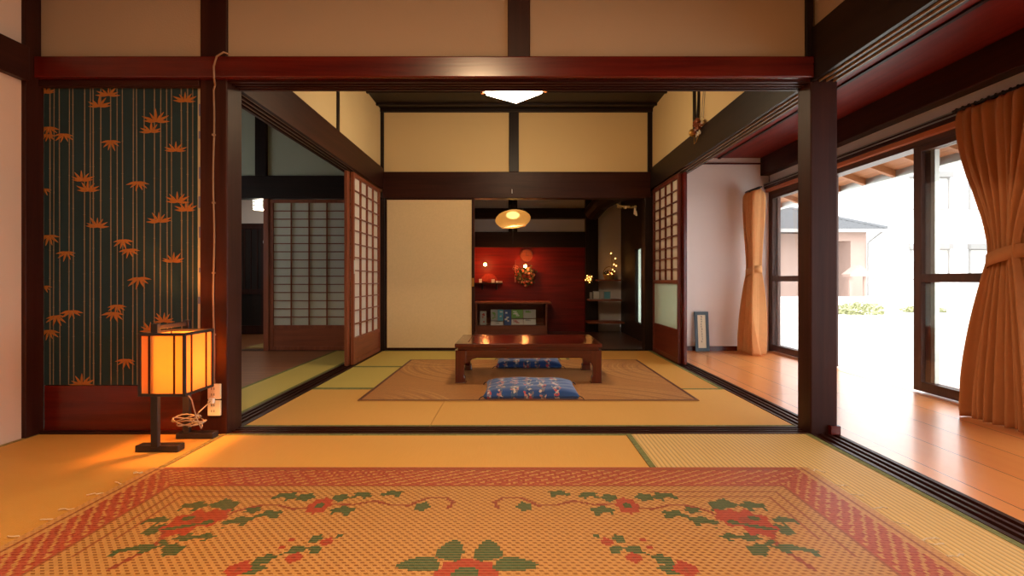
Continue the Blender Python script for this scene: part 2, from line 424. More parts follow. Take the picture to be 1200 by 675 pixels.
# second room
tatami(-1.39, -0.435, YW1, 3.77, 'x', M['tat_x'], 'short tatami mat in the near left corner of the second room', ew=0.028)
tatami(-0.435, 1.44, YW1, 3.77, 'x', M['tat_x'], 'long tatami mat across the front of the second room before the bordered carpet', ew=0.028)
tatami(-1.39, -0.435, 3.77, 4.72, 'x', M['tat_g'], 'greenish tatami mat at the left sill of the second room, middle row', ew=0.028)
tatami(-0.435, 0.49, 3.77, 4.72, 'x', M['tat_g'], 'tatami mat under the carpet and low table of the second room', ew=0.028)
tatami(-1.39, 0.49, 4.72, YB, 'x', M['tat_g'], 'greenish tatami mat along the pale sliding panel at the back', ew=0.028)
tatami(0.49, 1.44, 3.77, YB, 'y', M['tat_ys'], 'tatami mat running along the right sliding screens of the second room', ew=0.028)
# side room
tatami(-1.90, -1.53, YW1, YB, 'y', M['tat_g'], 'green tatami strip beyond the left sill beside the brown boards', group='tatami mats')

# ------------------------------------------------------------------ sills and tracks
def track(name_label, x0, x1, y0, y1, z0, z1, grooves, along, mat, up=True, bevel=0.0):
    """a beam with grooves cut in its top (sill) or bottom (head); grooves = list of (a,b) across"""
    mb = MB(); d = 0.012
    edges = sorted(grooves)
    if along == 'y': lo, hi = x0, x1
    else: lo, hi = y0, y1
    ribs = []; cur = lo
    for a, b in edges: ribs.append((cur, a)); cur = b
    ribs.append((cur, hi))
    if up: core = (z0, z1 - d); rz = (z1 - d, z1)
    else: core = (z0 + d, z1); rz = (z0, z0 + d)
    def bb(a, b, zz):
        if along == 'y': mb.box(a, b, y0, y1, *zz)
        else: mb.box(x0, x1, a, b, *zz)
    bb(lo, hi, core)
    for a, b in ribs: bb(a, b, rz)
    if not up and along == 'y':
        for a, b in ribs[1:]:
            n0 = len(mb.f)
            bb(a - 0.0005, a + 0.003, (z0 - 0.0006, z0 + 0.010))  # thin strip painting light on the rib edge
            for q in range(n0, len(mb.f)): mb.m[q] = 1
        mat = [mat, M['edge_light']]
    _trim[0] += 1
    return struct(mb, 'trim_%d' % _trim[0], mat, name_label, 'sill' if up else 'beam')
def gr(lo, n=3, w=0.020, gap=0.014, first=0.014):
    out = []; c = lo + first
    for i in range(n): out.append((c, c + w)); c += w + gap
    return out
track('dark grooved threshold between the front room and the second room', PL1, PR0, YW0, YW1, -0.05, 0.003, gr(YW0, 3, 0.02, 0.014, 0.02), 'x', wood('brown', 'x'))
track('dark red grooved sill between front room and veranda', PR0, PR1, YBK, YW0, -0.05, 0.003, gr(PR0, 3, 0.022, 0.013, 0.018), 'y', wood('brown', 'y'))
track('dark red grooved sill between second room and veranda', PR0, PR1, YW1, YB, -0.05, 0.003, gr(PR0, 3, 0.022, 0.013, 0.018), 'y', wood('brown', 'y'))
track('dark grooved sill between second room and left side room', -1.53, -1.39, YW1, YB, -0.05, 0.003, gr(-1.53, 3, 0.022, 0.013, 0.018), 'y', wood('brown', 'y'))
track('dark sill under the pale sliding panel at the back', -1.39, 1.42, YB, YB + 0.13, -0.05, 0.004, gr(YB, 2, 0.02, 0.014, 0.02), 'x', wood('black', 'x'))
# lintels with grooves underneath
track('grooved dark lintel above the wide opening to the second room', PL1, PR0, YW0, YW1, ZK, 1.80, gr(YW0, 3, 0.02, 0.014, 0.02), 'x', wood('brown', 'x'), up=False)
track('heavy dark beam with painted light on groove edges above the veranda opening of the front room', PR0, PR1, YBK, YW0, ZK, 1.97, gr(PR0, 3, 0.022, 0.013, 0.018), 'y', wood('black', 'y'), up=False)
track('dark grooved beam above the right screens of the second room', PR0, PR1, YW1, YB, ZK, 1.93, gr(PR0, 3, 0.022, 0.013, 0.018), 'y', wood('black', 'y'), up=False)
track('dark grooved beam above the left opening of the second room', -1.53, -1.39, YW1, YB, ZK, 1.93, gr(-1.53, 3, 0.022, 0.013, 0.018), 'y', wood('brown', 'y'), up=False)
trim([(-1.40, 1.44, YB, YB + 0.13, 1.615, 1.895)], wood('brown', 'x'), 'broad dark beam across the back wall of the second room', 'beam')

# ------------------------------------------------------------------ posts and beams, front room
trim([(PL0, PL1, YW0 - 0.005, YW1 + 0.01, -0.05, ZC1)], wood('brown', 'z'), 'reddish brown post left of the wide opening, behind the lantern', 'post', 0.006)
trim([(PR0, PR1, YW0 - 0.005, YW1 - 0.01, -0.05, 1.98)], wood('brown', 'z'), 'dark post right of the wide opening, next to the veranda', 'post', 0.006)
trim([(1.525, 1.572, YW0 - 0.03, YW0 - 0.005, 0.003, 0.045)], wood('red', 'z'), 'small reddish wood block at the foot of the right post', 'block', 0.002)
trim([(XL - 0.02, -2.31, 2.58, YW0 + 0.02, -0.05, ZC1)], wood('brown', 'z'), 'dark corner post at the far left of the front room', 'post')
trim([(-2.31, PR0 - 0.001, YW0 - 0.04, YW0 - 0.001, 1.722, 1.825)], wood('red', 'x'), 'polished red brown rail running across above the opening', 'beam', 0.006)
trim([(-2.31, PL0, YW0 - 0.012, YW0 + 0.11, 1.69, 1.722)], wood('brown', 'x'), 'dark head rail above the bamboo patterned panel', 'beam')
trim([(XL, -2.29, YBK, 2.58, 1.69, 1.85)], wood('brown', 'y'), 'dark red rail along the left wall', 'beam')
trim([(-0.033, 0.075, YW0 - 0.012, YW1 - 0.02, 1.825, ZC1)], wood('brown', 'z'), 'short dark strut in the middle of the plaster above the opening', 'post')
trim([(1.415, 1.45, YW0 - 0.012, YW1 - 0.02, 1.83, ZC1)], wood('black', 'z'), 'thin dark strut at the right end of the front plaster', 'post')
trim([(-2.31, PL0, YW0 + 0.02, YW0 + 0.06, -0.05, 0.232)], wood('red', 'x'), 'dark red board below the bamboo patterned panel', 'panel')
trim([(-2.31, PL0, YW0 - 0.01, YW0 + 0.03, -0.05, 0.012)], wood('brown', 'x'), 'low dark sill at the foot of the red board', 'sill')

# ------------------------------------------------------------------ walls, front room
w = MB()
w.box(-2.31, PL0, YW0 + 0.005, YW0 + 0.1, 1.80, ZC1)
w.box(PL1, -0.033, YW0 + 0.005, YW0 + 0.1, 1.80, ZC1)
w.box(0.075, 1.415, YW0 + 0.005, YW0 + 0.1, 1.80, ZC1)
w.box(1.45, 1.57, YW0 + 0.02, YW0 + 0.1, 1.985, ZC1)
struct(w, 'wall_front', M['plaster'], 'cream plaster panels above the red rail, split by dark struts', 'wall')
struct(MB().box(XL - 0.12, XL, YBK, YW0, -0.1, ZC1), 'wall_left', M['plaster_left'], 'pale plaster wall at the left edge of the front room', 'wall')
struct(MB().box(-2.46, PL0, YW0 + 0.11, YW0 + 0.16, -0.1, ZC1), 'wall_alcove', M['plaster_grey'], 'wall behind the bamboo patterned panel', 'wall')
struct(MB().box(XL - 0.12, XW + 0.1, YBK - 0.12, YBK, -0.1, ZC1), 'wall_behind', M['plaster'], 'plaster wall closing the near end of the front room', 'wall')
struct(MB().box(PR0 + 0.03, PR1 - 0.03, YBK, YW0 + 0.02, 1.97, ZC1), 'wall_right', M['plaster'], 'cream plaster above the dark veranda beam at upper right', 'wall')
struct(MB().box(XL, PR1, YBK, YW1 - 0.05, ZC1, ZC1 + 0.05), 'ceiling', wood('brown', 'y'), 'dark board ceiling over the front room', 'ceiling')

# ------------------------------------------------------------------ second room upper walls
w = MB()
w.box(-1.50, -1.42, YW1 + 0.01, 4.35, 1.93, ZC2); w.box(-1.50, -1.42, 4.41, YB, 1.93, ZC2)
struct(w, 'wall_second_left', M['plaster_gold'], 'golden plaster above the left beam of the second room', 'wall')
w = MB()
w.box(1.46, 1.54, YW1 + 0.01, 4.39, 1.93, ZC2); w.box(1.46, 1.54, 4.45, YB, 1.93, ZC2)
struct(w, 'wall_second_right', M['plaster_gold'], 'golden plaster above the right beam of the second room', 'wall')
w = MB()
w.box(-1.42, -0.06, YB + 0.02, YB + 0.1, 1.895, ZC2); w.box(0.045, 1.46, YB + 0.02, YB + 0.1, 1.895, ZC2)
struct(w, 'wall_second_back', M['plaster_gold'], 'two golden plaster panels high on the back wall of the second room', 'wall')
trim([(-0.06, 0.045, YB, YB + 0.1, 1.895, ZC2)], wood('black', 'z'), 'black strut between the two golden plaster panels at the back', 'post')
trim([(-1.51, -1.41, 4.35, 4.41, 1.93, ZC2)], wood('black', 'z'), 'dark strut in the upper left plaster of the second room', 'post')
trim([(1.45, 1.55, 4.39, 4.45, 1.93, ZC2)], wood('black', 'z'), 'dark strut in the upper right plaster of the second room', 'post')
trim([(-1.445, -1.37, YB - 0.02, YB + 0.1, 0.0, 1.62)], wood('black', 'z'), 'dark post at the back left corner of the second room, lower part', 'post')
trim([(-1.425, -1.385, YB - 0.0, YB + 0.06, 1.895, ZC2)], wood('black', 'z'), 'thin dark corner strip in the upper left back corner of the second room', 'post')
trim([(1.41, 1.46, YB - 0.0, YB + 0.06, 1.895, ZC2)], wood('black', 'z'), 'thin dark corner strip in the upper right back corner of the second room', 'post')
trim([(1.38, 1.57, YB, YB + 0.13, -0.05, 1.63)], wood('black', 'z'), 'black post at the back right corner of the second room', 'post')
trim([(-1.42, 1.46, YB - 0.02, YB + 0.02, ZC2 - 0.035, ZC2)], wood('black', 'x'), 'thin dark ceiling edge strip at the back of the second room', 'trim')
mb = MB().box(-1.5, 1.54, YW1 + 0.005, YB + 0.1, ZC2, ZC2 + 0.05)
for k in range(8):
    y = 3.0 + k * 0.37; mb.box(-1.42, 1.46, y, y + 0.03, ZC2 - 0.02, ZC2 + 0.001)
struct(mb, 'ceiling_second', wood('black', 'y'), 'dark batten ceiling over the second room', 'ceiling')

# ------------------------------------------------------------------ bamboo patterned sliding panel
D0 = 2.68
door = empty('door_1', ((-2.31 + PL0) / 2, D0, 0.232), 'dark teal sliding panel printed with tan bamboo stalks and orange leaves', 'sliding panel', kind='structure')
zt, zb = 1.70, 0.234
x0, x1 = -2.308, -1.556
mb = MB().box(x0, x1, D0, D0 + 0.018, zb, zt, 0)
xs = [49, 58.7, 63, 70, 81, 86, 99, 105.7, 109.5, 118, 130, 137.5, 144, 156, 160.5, 169, 181, 188, 196, 201, 213, 220, 226]
rr = random.Random(3)
for px in xs:
    X = (px - CX) * D0 / F; wd = rr.choice([0.0036, 0.0042, 0.0050])
    seg = zt; lean = rr.uniform(-0.004, 0.004)
    z = zb + rr.uniform(0.05, 0.14); nodes = []
    while z < zt: nodes.append(z); z += rr.uniform(0.10, 0.17)
    cuts = [zb] + nodes + [zt]
    def xx(z): return X + lean * (z - 0.9)
    for a, b in zip(cuts[:-1], cuts[1:]):
        mb.poly_xz([(xx(a) - wd / 2, a + 0.0015), (xx(a) + wd / 2, a + 0.0015), (xx(b) + wd / 2, b - 0.0015), (xx(b) - wd / 2, b - 0.0015)], D0 - 0.0012, D0 + 0.002, 1)
    for nz in nodes:
        mb.poly_xz([(xx(nz) - wd * 0.85, nz - 0.0015), (xx(nz) + wd * 0.85, nz - 0.0015), (xx(nz) + wd * 0.85, nz + 0.0015), (xx(nz) - wd * 0.85, nz + 0.0015)], D0 - 0.0016, D0 + 0.002, 1)
clusters = [(127,108,1),(116,121,1),(217,115,1),(183,138,1.15),(177,151,1),(206,173,1),(57,153,-1),(56,161,-.8),(75,161,-1),(130,169,-1),(53,106,.8),(52,224,-.7),
 (96,208,1),(103,220,1),(114,262,1.05),(162,217,-1),(208,233,1),(218,243,1),(186,256,1.05),(57,280,-1),(78,299,-1),(144,285,-1),(151,296,-1),(203,303,1),
 (163,330,-1.15),(52,338,-.7),(66,374,-1),(84,368,-1),(57,391,-1),(137,361,-.9),(133,370,-1),(192,373,1),(176,384,1),(148,425,-1),(96,447,1.1)]
for px, py, sgn in clusters:
    X = (px - CX) * D0 / F; Z = H - (py - HY) * D0 / F
    d = 1 if sgn > 0 else -1; sc = abs(sgn) * 0.068
    Z -= d * 0.018 * abs(sgn)
    base = 90 if d > 0 else -90
    angs = [6, 28, 56, 90, 124, 152, 174] if d > 0 else [14, 40, 70, 104, 136, 164]
    for i, a in enumerate(angs):
        ang = math.radians(a + rr.uniform(-5, 5)) * d
        L = sc * (0.92 if 20 < a < 165 else 0.85) * rr.uniform(0.82, 1.1) * (1.0 if d > 0 else 0.95)
        ux, uz = math.cos(ang), math.sin(ang) * 0.85; vx, vz = -uz, ux; wv = L * 0.095
        pts = [(0, 0), (0.25, 0.75), (0.5, 1), (0.78, 0.5), (1, 0), (0.78, -0.5), (0.5, -1), (0.25, -0.75)]
        P = [(X + ux * L * a_ + vx * wv * b_, Z + uz * L * a_ + vz * wv * b_) for a_, b_ in pts]
        P = [(min(max(p[0], x0), x1), min(max(p[1], zb), zt)) for p in P]
        P = P[::-1]
        mb.poly_xz(P, D0 - 0.0024 - i * 0.00015, D0 + 0.002, 2)
mb.build('patterned_paper', [M['teal'], M['stalk'], M['leafprint']], door)
mb = MB().box(x1, x1 + 0.017, D0 + 0.002, D0 + 0.018, zb, zt, 0)
for k in range(9):
    zc = 0.35 + k * 0.155 + rr.uniform(-.03, .03); hh = rr.uniform(.008, .03)
    mb.box(x1 + rr.uniform(0.001, 0.006), x1 + 0.0165, D0 + 0.0012, D0 + 0.004, zc - hh, zc + hh, 1)
mb.build('old_paper_strip', [M['oldpaper'], M['oldpaper_blue']], door)
MB().box(x1 + 0.017, PL0 - 0.001, D0 - 0.006, D0 + 0.018, zb, zt).build('edge_frame', wood('red', 'z'), door)

# ------------------------------------------------------------------ shoji and sliding doors (local: x across, z up)
def shoji(name, label, wd, ht, cols, rows, lat0, lat1, kick=None, glass=None, paper='paper', wood_k='shoji', stile=0.036, t=0.028):
    """lat0..lat1: height range of the lattice"""
    r = empty(name, (0, 0, 0), label, 'sliding screen', kind='structure')
    fr = MB()
    fr.box(0, stile, -t/2, t/2, 0, ht); fr.box(wd - stile, wd, -t/2, t/2, 0, ht)
    fr.box(stile, wd - stile, -t/2, t/2, ht - 0.035, ht)
    fr.box(stile, wd - stile, -t/2, t/2, 0, 0.04)
    fr.box(stile, wd - stile, -t/2, t/2, lat0 - 0.035, lat0)
    if glass: fr.box(stile, wd - stile, -t/2, t/2, glass[0] - 0.035, glass[0])
    W = wood(wood_k, 'z')
    fr.build('frame', W, r, local=True, bevel=0.002)
    l = MB(); lw = 0.0095; ix0, ix1 = stile, wd - stile
    for i in range(1, cols):
        x = ix0 + (ix1 - ix0) * i / cols; l.box(x - lw/2, x + lw/2, -t/2 + 0.003, t/2 - 0.006, lat0, lat1)
    for j in range(1, rows):
        z = lat0 + (lat1 - lat0) * j / rows; l.box(ix0, ix1, -t/2 + 0.005, t/2 - 0.008, z - lw/2, z + lw/2)
    l.build('lattice', W, r, local=True)
    MB().box(ix0, ix1, t/2 - 0.006, t/2 - 0.004, lat0, lat1).build('paper', M[paper], r, local=True)
    if glass:
        MB().box(ix0, ix1, -0.002, 0.002, glass[0], glass[1]).build('frosted_pane', M['frost'], r, local=True)
    if kick:
        MB().box(ix0, ix1, -0.006, 0.006, kick[0], kick[1]).build('kick_board', wood(wood_k, 'x'), r, local=True)
    return r
# left side: lattice faces +X (the second room).  local -y -> world +x : rotate +90
s = shoji('door_2', 'left lattice screen of the second room, white paper above a reddish kick board', 0.95, 1.695, 4, 12, 0.235, 1.66, kick=(0.04, 0.20))
s.location = (-1.425, 4.79, 0.004); s.rotation_euler = (0, 0, PI/2)
MB().box(0.008, 0.03, -0.0165, -0.0135, 0.80, 0.92).build('pull', M['cardwhite'], s, local=True)
s = shoji('door_3', 'lattice screen pushed behind the left one, only its reddish edge showing', 0.93, 1.695, 4, 12, 0.235, 1.66, kick=(0.04, 0.20), stile=0.09)
s.location = (-1.462, 4.73, 0.004); s.rotation_euler = (0, 0, PI/2)
s = shoji('door_4', 'right lattice screen of the second room with a frosted pane below the lattice', 0.90, 1.695, 4, 9, 0.745, 1.66, kick=(0.04, 0.265), glass=(0.30, 0.71), wood_k='screen')
s.location = (1.470, 4.86 + 0.90, 0.004); s.rotation_euler = (0, 0, -PI/2)
s = shoji('door_5', 'lattice screen stacked behind the right one toward the veranda, reddish edge showing', 0.90, 1.695, 4, 9, 0.745, 1.66, kick=(0.04, 0.265), glass=(0.30, 0.71), wood_k='red', stile=0.10)
s.location = (1.503, 4.80 + 0.90, 0.004); s.rotation_euler = (0, 0, -PI/2)
s = shoji('door_7', 'tall greyish lattice screen at the end of the side room with a plain board below', 0.83, 1.60, 4, 15, 0.265, 1.565, kick=(0.04, 0.23), paper='paper_grey')
s.location = (-2.60, YB + 0.03, 0.004)
# pale panel at the back
door = empty('door_8', (-0.88, YB + 0.03, 0.004), 'pale cream sliding panel with thin dark frame at the back left', 'sliding panel', kind='structure')
MB().box(-1.355, -0.455, YB + 0.02, YB + 0.04, 0.03, 1.60).build('paper_face', M['fusuma'], door)
mb = MB(); mb.box(-1.367, -1.355, YB + 0.012, YB + 0.045, 0.01, 1.612); mb.box(-0.455, -0.425, YB + 0.012, YB + 0.045, 0.01, 1.612)
mb.box(-1.355, -0.455, YB + 0.012, YB + 0.045, 0.006, 0.03); mb.box(-1.355, -0.455, YB + 0.012, YB + 0.045, 1.60, 1.614)
mb.build('frame', wood('brown', 'z'), door, bevel=0.002)
c = at(554, 331, YB); MB().box(-0.452, -0.43, YB + 0.008, YB + 0.013, 0.68, 0.77).build('pull', M['gold'], door)
struct(MB().box(-1.9, -0.44, YB + 0.14, YB + 0.17, -0.05, 1.7), 'wall_hall_near', M['plaster_grey'], 'wall behind the pale sliding panel', 'wall')

# ------------------------------------------------------------------ side room (left)
XS = -4.6
w = MB(); w.box(-2.62, -1.53, YB + 0.02, YB + 0.1, 1.85, 2.62); w.box(XS, -2.74, YB + 0.02, YB + 0.1, 1.85, 2.62)
struct(w, 'wall_side_back', M['plaster_green'], 'grey green plaster high on the end wall of the side room', 'wall')
trim([(XS, -1.53, YB - 0.02, YB + 0.1, 1.61, 1.85)], wood('black', 'x'), 'dark beam across the end wall of the side room', 'beam')
trim([(-2.74, -2.62, YB - 0.02, YB + 0.1, 1.85, 2.62)], wood('black', 'z'), 'dark strut left of the grey green plaster in the side room', 'post')
trim([(-1.77, -1.53, YB - 0.0, YB + 0.1, -0.05, 1.61)], wood('brown', 'z'), 'dark post between the grey lattice screen and the second room', 'post')
trim([(-2.66, -2.605, YB - 0.0, YB + 0.1, -0.05, 1.61)], wood('shoji', 'z'), 'reddish jamb left of the grey lattice screen', 'post')
trim([(XS, -1.53, YB - 0.0, YB + 0.1, -0.04, 0.003)], wood('brown', 'x'), 'low wooden sill under the grey lattice screen', 'sill')
w = MB(); w.box(XS - 0.1, XS, YW0, 3.3, -0.1, 2.62); w.box(XS - 0.1, XS, 5.1, 8.1, -0.1, 2.62); w.box(XS - 0.1, XS, 3.3, 5.1, -0.1, 0.9); w.box(XS - 0.1, XS, 3.3, 5.1, 1.7, 2.62)
win = empty('window_20', (XS - .05, 4.2, .9), 'unseen window added for daylight in the far left wall of the side room', 'window', kind='structure')  # added with its wall opening to light the side room by day
mb = MB(); mb.box(XS - .06, XS - .03, 3.3, 3.34, .9, 1.7); mb.box(XS - .06, XS - .03, 5.06, 5.1, .9, 1.7); mb.box(XS - .06, XS - .03, 3.34, 5.06, .9, .94); mb.box(XS - .06, XS - .03, 3.34, 5.06, 1.66, 1.7); mb.box(XS - .06, XS - .03, 4.18, 4.22, .94, 1.66)
mb.build('frame', wood('brown', 'y'), win)
MB().box(XS - .047, XS - .043, 3.34, 5.06, .94, 1.66).build('pane', M['glass'], win)
struct(w, 'wall_side_left', M['plaster_green'], 'far left wall of the side room', 'wall')
struct(MB().box(XS, -2.43, YW0 + 0.02, YW0 + 0.12, -0.1, 2.62), 'wall_side_near', M['plaster_green'], 'near wall of the side room', 'wall')
struct(MB().box(XS, -1.50, YW0 + 0.12, 8.1, 2.62, 2.67), 'ceiling_side', wood('black', 'y'), 'dark ceiling of the side room', 'ceiling')
# end of the corridor beyond the side room
struct(MB().box(XS, -1.95, 7.6, 7.7, -0.1, 2.62), 'wall_corridor', M['plaster_white'], 'pale wall strip above the dark door beyond the side room', 'wall')
struct(MB().box(-1.95, -1.85, YB + 0.17, 8.1, -0.1, 2.62), 'wall_corridor_side', M['plaster_grey'], 'wall between the corridor and the hall', 'wall')
door = empty('door_9', (-3.45, 7.57, 0), 'dark panelled door at the end of the dim side corridor', 'door', kind='structure')
mb = MB(); 
for a, b in ((-4.1, -4.02), (-3.5, -3.42), (-2.95, -2.87)): mb.box(a, b, 7.54, 7.6, 0, 1.53)
for a, b in ((0.0, 0.12), (0.55, 0.62), (1.45, 1.53)): mb.box(-4.02, -2.95, 7.545, 7.6, a, b)
mb.build('frame', wood('brown', 'z'), door, bevel=0.003)
MB().box(-4.05, -2.9, 7.575, 7.59, 0.05, 1.5).build('panel', wood('black', 'z'), door)
mb = MB()
for k in range(1, 12):
    x = -4.02 + k * 0.09; mb.box(x, x + 0.012, 7.562, 7.576, 0.62, 1.45)
mb.build('slats', wood('brown', 'z'), door)
# straw rug in the side room
mb = MB().box(-2.95, -2.1, 5.97, 6.55, 0.0, 0.012)
o = mb.build('straw_mat', M['rope'], bevel=0.004); tag(o, 'pale straw mat on the dark floor past the side room', 'mat')
# paper ceiling lamp there
p = at(307, 239, 6.6)
lp = empty('cage_lamp', (p.x, p.y, p.z - 0.08), 'small white drum lamp with dark cage, hanging past the side room', 'lamp')
MB().cyl((p.x, p.y, p.z - 0.07), (p.x, p.y, p.z + 0.07), 0.10, 0.10, 24).build('shade', M['lampwhite'], lp, smooth=False)
mb = MB()
for zz in (-0.072, -0.03, 0.012, 0.07): mb.lathe([(0.101, zz), (0.108, zz), (0.108, zz + 0.008), (0.101, zz + 0.008), (0.101, zz)], (p.x, p.y, p.z), 24)
for k in range(6):
    a = k * PI / 3; mb.box(p.x + 0.104 * math.cos(a) - .004, p.x + 0.104 * math.cos(a) + .004, p.y + 0.104 * math.sin(a) - .004, p.y + 0.104 * math.sin(a) + .004, p.z - 0.07, p.z + 0.075)
mb.build('cage', M['blackpaint'], lp)
MB().cyl((p.x, p.y, p.z + 0.07), (p.x, p.y, 2.62), 0.006, n=8).build('cord', M['blackpaint'], lp)
# white reflection modelled as a solid drop on an added cord
q = at(311, 282, 6.2)
MBp = MB().cyl((q.x, q.y, q.z + 0.02), (q.x, q.y, 1.61), 0.003, n=6)
lp2 = empty('reflection_drop', (q.x, q.y, q.z), 'white reflection built as a drop on a thin added cord beside the grey screen', 'reflection')
MB().lathe([(0.002, -0.06), (0.016, -0.045), (0.026, -0.02), (0.022, 0.005), (0.008, 0.03), (0.002, 0.035)], tuple(q), 14).build('glint_drop', M['porcelain'], lp2, smooth=True)
MB().cyl((q.x, q.y, q.z + 0.03), (q.x, q.y, 2.62), 0.003, n=6).build('cord', M['blackpaint'], lp2)

# ------------------------------------------------------------------ hall behind the second room
YH = 8.0
struct(MB().box(-1.85, 1.03, YH, YH + 0.08, -0.1, 1.23), 'wall_hall', wood('redwall', 'x'), 'deep red board wall of the hall behind the low table', 'wall')
w = MB(); w.box(-1.85, 1.1, YH + 0.01, YH + 0.09, 1.45, 1.64); w.box(-1.85, 1.1, YH + 0.01, YH + 0.09, 1.79, 2.62)
w.box(1.20, 1.62, YH + 0.01, YH + 0.09, -0.1, 2.62)
struct(w, 'wall_hall_upper', M['plaster_hall'], 'grey plaster strips above the red board wall and in its right corner', 'wall')
trim([(-1.85, 1.15, YH - 0.06, YH + 0.08, 1.225, 1.45)], wood('black', 'x'), 'black beam directly above the red board wall', 'beam')
trim([(-1.85, 1.15, YH - 0.08, YH + 0.08, 1.64, 1.79)], wood('black', 'x'), 'upper black beam between the grey plaster strips of the hall', 'beam')
trim([(1.03, 1.21, YH - 0.10, YH + 0.08, -0.05, 2.3)], wood('black', 'z'), 'black post right of the red board wall', 'post')
trim([(-0.09, 0.04, YH - 0.03, YH + 0.05, 1.225, 2.3)], wood('black', 'z'), 'black strut on the hall wall behind the amber pendant', 'post')
# bent beam at upper right of the hall
mb = MB().tube([(1.12, 7.9, 1.72), (1.22, 7.6, 1.84), (1.34, 7.1, 1.88), (1.44, 6.6, 1.86), (1.5, 6.1, 1.86)], [0.12, 0.12, 0.12, 0.12, 0.12], 12)
_trim[0] += 1; struct(mb, 'trim_%d' % _trim[0], wood('black', 'y'), 'bent black log beam in the upper right of the hall', 'beam')
w = MB(); w.box(1.56, 1.64, YB + 0.13, 6.66, -0.1, 2.62); w.box(1.56, 1.64, 7.02, YH + 0.1, -0.1, 2.62); w.box(1.56, 1.64, 6.66, 7.02, -0.1, 0.21); w.box(1.56, 1.64, 6.66, 7.02, 1.14, 2.62)
struct(w, 'wall_hall_right', wood('black', 'z'), 'black board wall on the right of the hall', 'wall')
win = empty('window_1', (1.57, 6.84, 0.21), 'narrow bright vertical window slit in the black hall wall', 'window', kind='structure')
mb = MB(); mb.box(1.545, 1.60, 6.64, 6.68, 0.17, 1.18); mb.box(1.545, 1.60, 7.0, 7.04, 0.17, 1.18); mb.box(1.545, 1.60, 6.68, 7.0, 0.17, 0.21); mb.box(1.545, 1.60, 6.68, 7.0, 1.14, 1.18)
mb.build('frame', wood('black', 'z'), win)
MB().box(1.585, 1.590, 6.68, 7.0, 0.21, 1.14).build('pane', M['frost'], win)
struct(MB().box(-1.95, 1.64, YB + 0.13, YH + 0.1, 2.3, 2.35), 'ceiling_hall', wood('black', 'x'), 'black ceiling of the hall', 'ceiling')

# ------------------------------------------------------------------ veranda
struct(MB().box(PR1, 2.74, YB, YB + 0.1, -0.1, 2.1), 'wall_veranda', M['plaster_white'], 'white plaster wall at the far end of the veranda', 'wall')
struct(MB().box(PR1, XW + 0.1, YBK, YB + 0.1, ZCE, ZCE + 0.03), 'ceiling_veranda', wood('redceil', 'y'), 'dark red board ceiling of the veranda', 'ceiling')
trim([(2.15, 2.175, YBK, YB, ZCE - 0.012, ZCE)], wood('black', 'y'), 'thin dark batten along the veranda ceiling', 'trim', 0.001)
trim([(PR1, 2.60, YB - 0.02, YB, 1.97, 1.985)], wood('red', 'x'), 'thin dark red moulding at the top of the veranda end wall', 'trim', 0.001)
trim([(PR1, 2.66, YB - 0.012, YB, 0.0, 0.05)], wood('red', 'x'), 'low reddish skirting under the veranda end wall', 'baseboard', 0.001)
trim([(2.60, 2.78, YBK, YB, 1.85, ZCE)], wood('brown', 'y'), 'dark red beam above the veranda windows', 'beam', 0.006)
struct(MB().box(2.69, 2.77, YBK, YB, 1.765, 1.85), 'wall_window', M['plaster_white'], 'narrow mauve plaster strip above the veranda windows', 'wall')
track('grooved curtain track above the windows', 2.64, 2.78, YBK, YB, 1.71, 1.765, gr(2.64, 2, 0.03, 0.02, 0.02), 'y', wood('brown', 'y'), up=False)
trim([(2.630, 2.640, YBK, YB, 1.733, 1.740), (2.630, 2.640, YBK, YB, 1.755, 1.762)], M['alu'], 'two pale metal curtain rails along the window heads', 'rail', 0.001)
trim([(2.655, 2.69, YBK, YB, 1.675, 1.71)], wood('railing', 'y'), 'brown curtain board along the window heads, orange light in its colour', 'beam', 0.002)  # orange light on brown wood is put into this colour
trim([(2.69, 2.80, YBK, YB, 1.635, 1.71)], wood('frame', 'y'), 'brown window head along the veranda', 'beam', 0.002)
trim([(2.67, 2.82, YBK, YB, -0.06, 0.0015)], M['engawa'], 'brown window sill along the veranda', 'sill', 0.002)
trim([(2.69, 2.80, YB - 0.03, YB + 0.1, 0.0, 1.85)], wood('frame', 'z'), 'brown jamb at the far end of the veranda windows', 'post', 0.002)
trim([(2.60, 2.80, 2.42, 2.72, 0.0, 1.85)], M['plaster_grey'], 'grey pillar behind the near curtain', 'post', 0.002)

_win = [1]
def window(y0, y1, x, label, st=0.045):
    _win[0] += 1
    o = empty('window_%d' % _win[0], (x, (y0 + y1) / 2, 0.012), label, 'window', kind='structure')
    t = 0.016
    mb = MB(); mb.box(x - t, x + t, y0, y0 + st, 0.012, 1.635); mb.box(x - t, x + t, y1 - st, y1, 0.012, 1.635)
    mb.box(x - t, x + t, y0 + st, y1 - st, 0.012, 0.075); mb.box(x - t, x + t, y0 + st, y1 - st, 1.60, 1.635)
    mb.box(x - t, x + t, y0 + st, y1 - st, 0.735, 0.79)
    mb.build('frame', wood('frame', 'z'), o, bevel=0.003)
    MB().box(x - 0.002, x + 0.002, y0 + st, y1 - st, 0.79, 1.60).build('upper_pane', M['glass'], o)
    MB().box(x - 0.002, x + 0.002, y0 + st, y1 - st, 0.075, 0.735).build('lower_pane', M['glass'], o)
    return o
window(4.72, 5.75, 2.71, 'far sliding glass door beside the small tied curtain')
window(4.66, 5.72, 2.75, 'sliding glass door parked behind the far one')
window(2.72, 3.69, 2.71, 'near sliding glass door beside the large orange curtain', st=0.07)
o = window(2.68, 3.655, 2.75, 'outer sliding glass door behind the near one', st=0.065)
MB().box(2.735, 2.765, 3.553, 3.589, 0.075, 1.60).build('aluminium_strip', M['alu'], o)
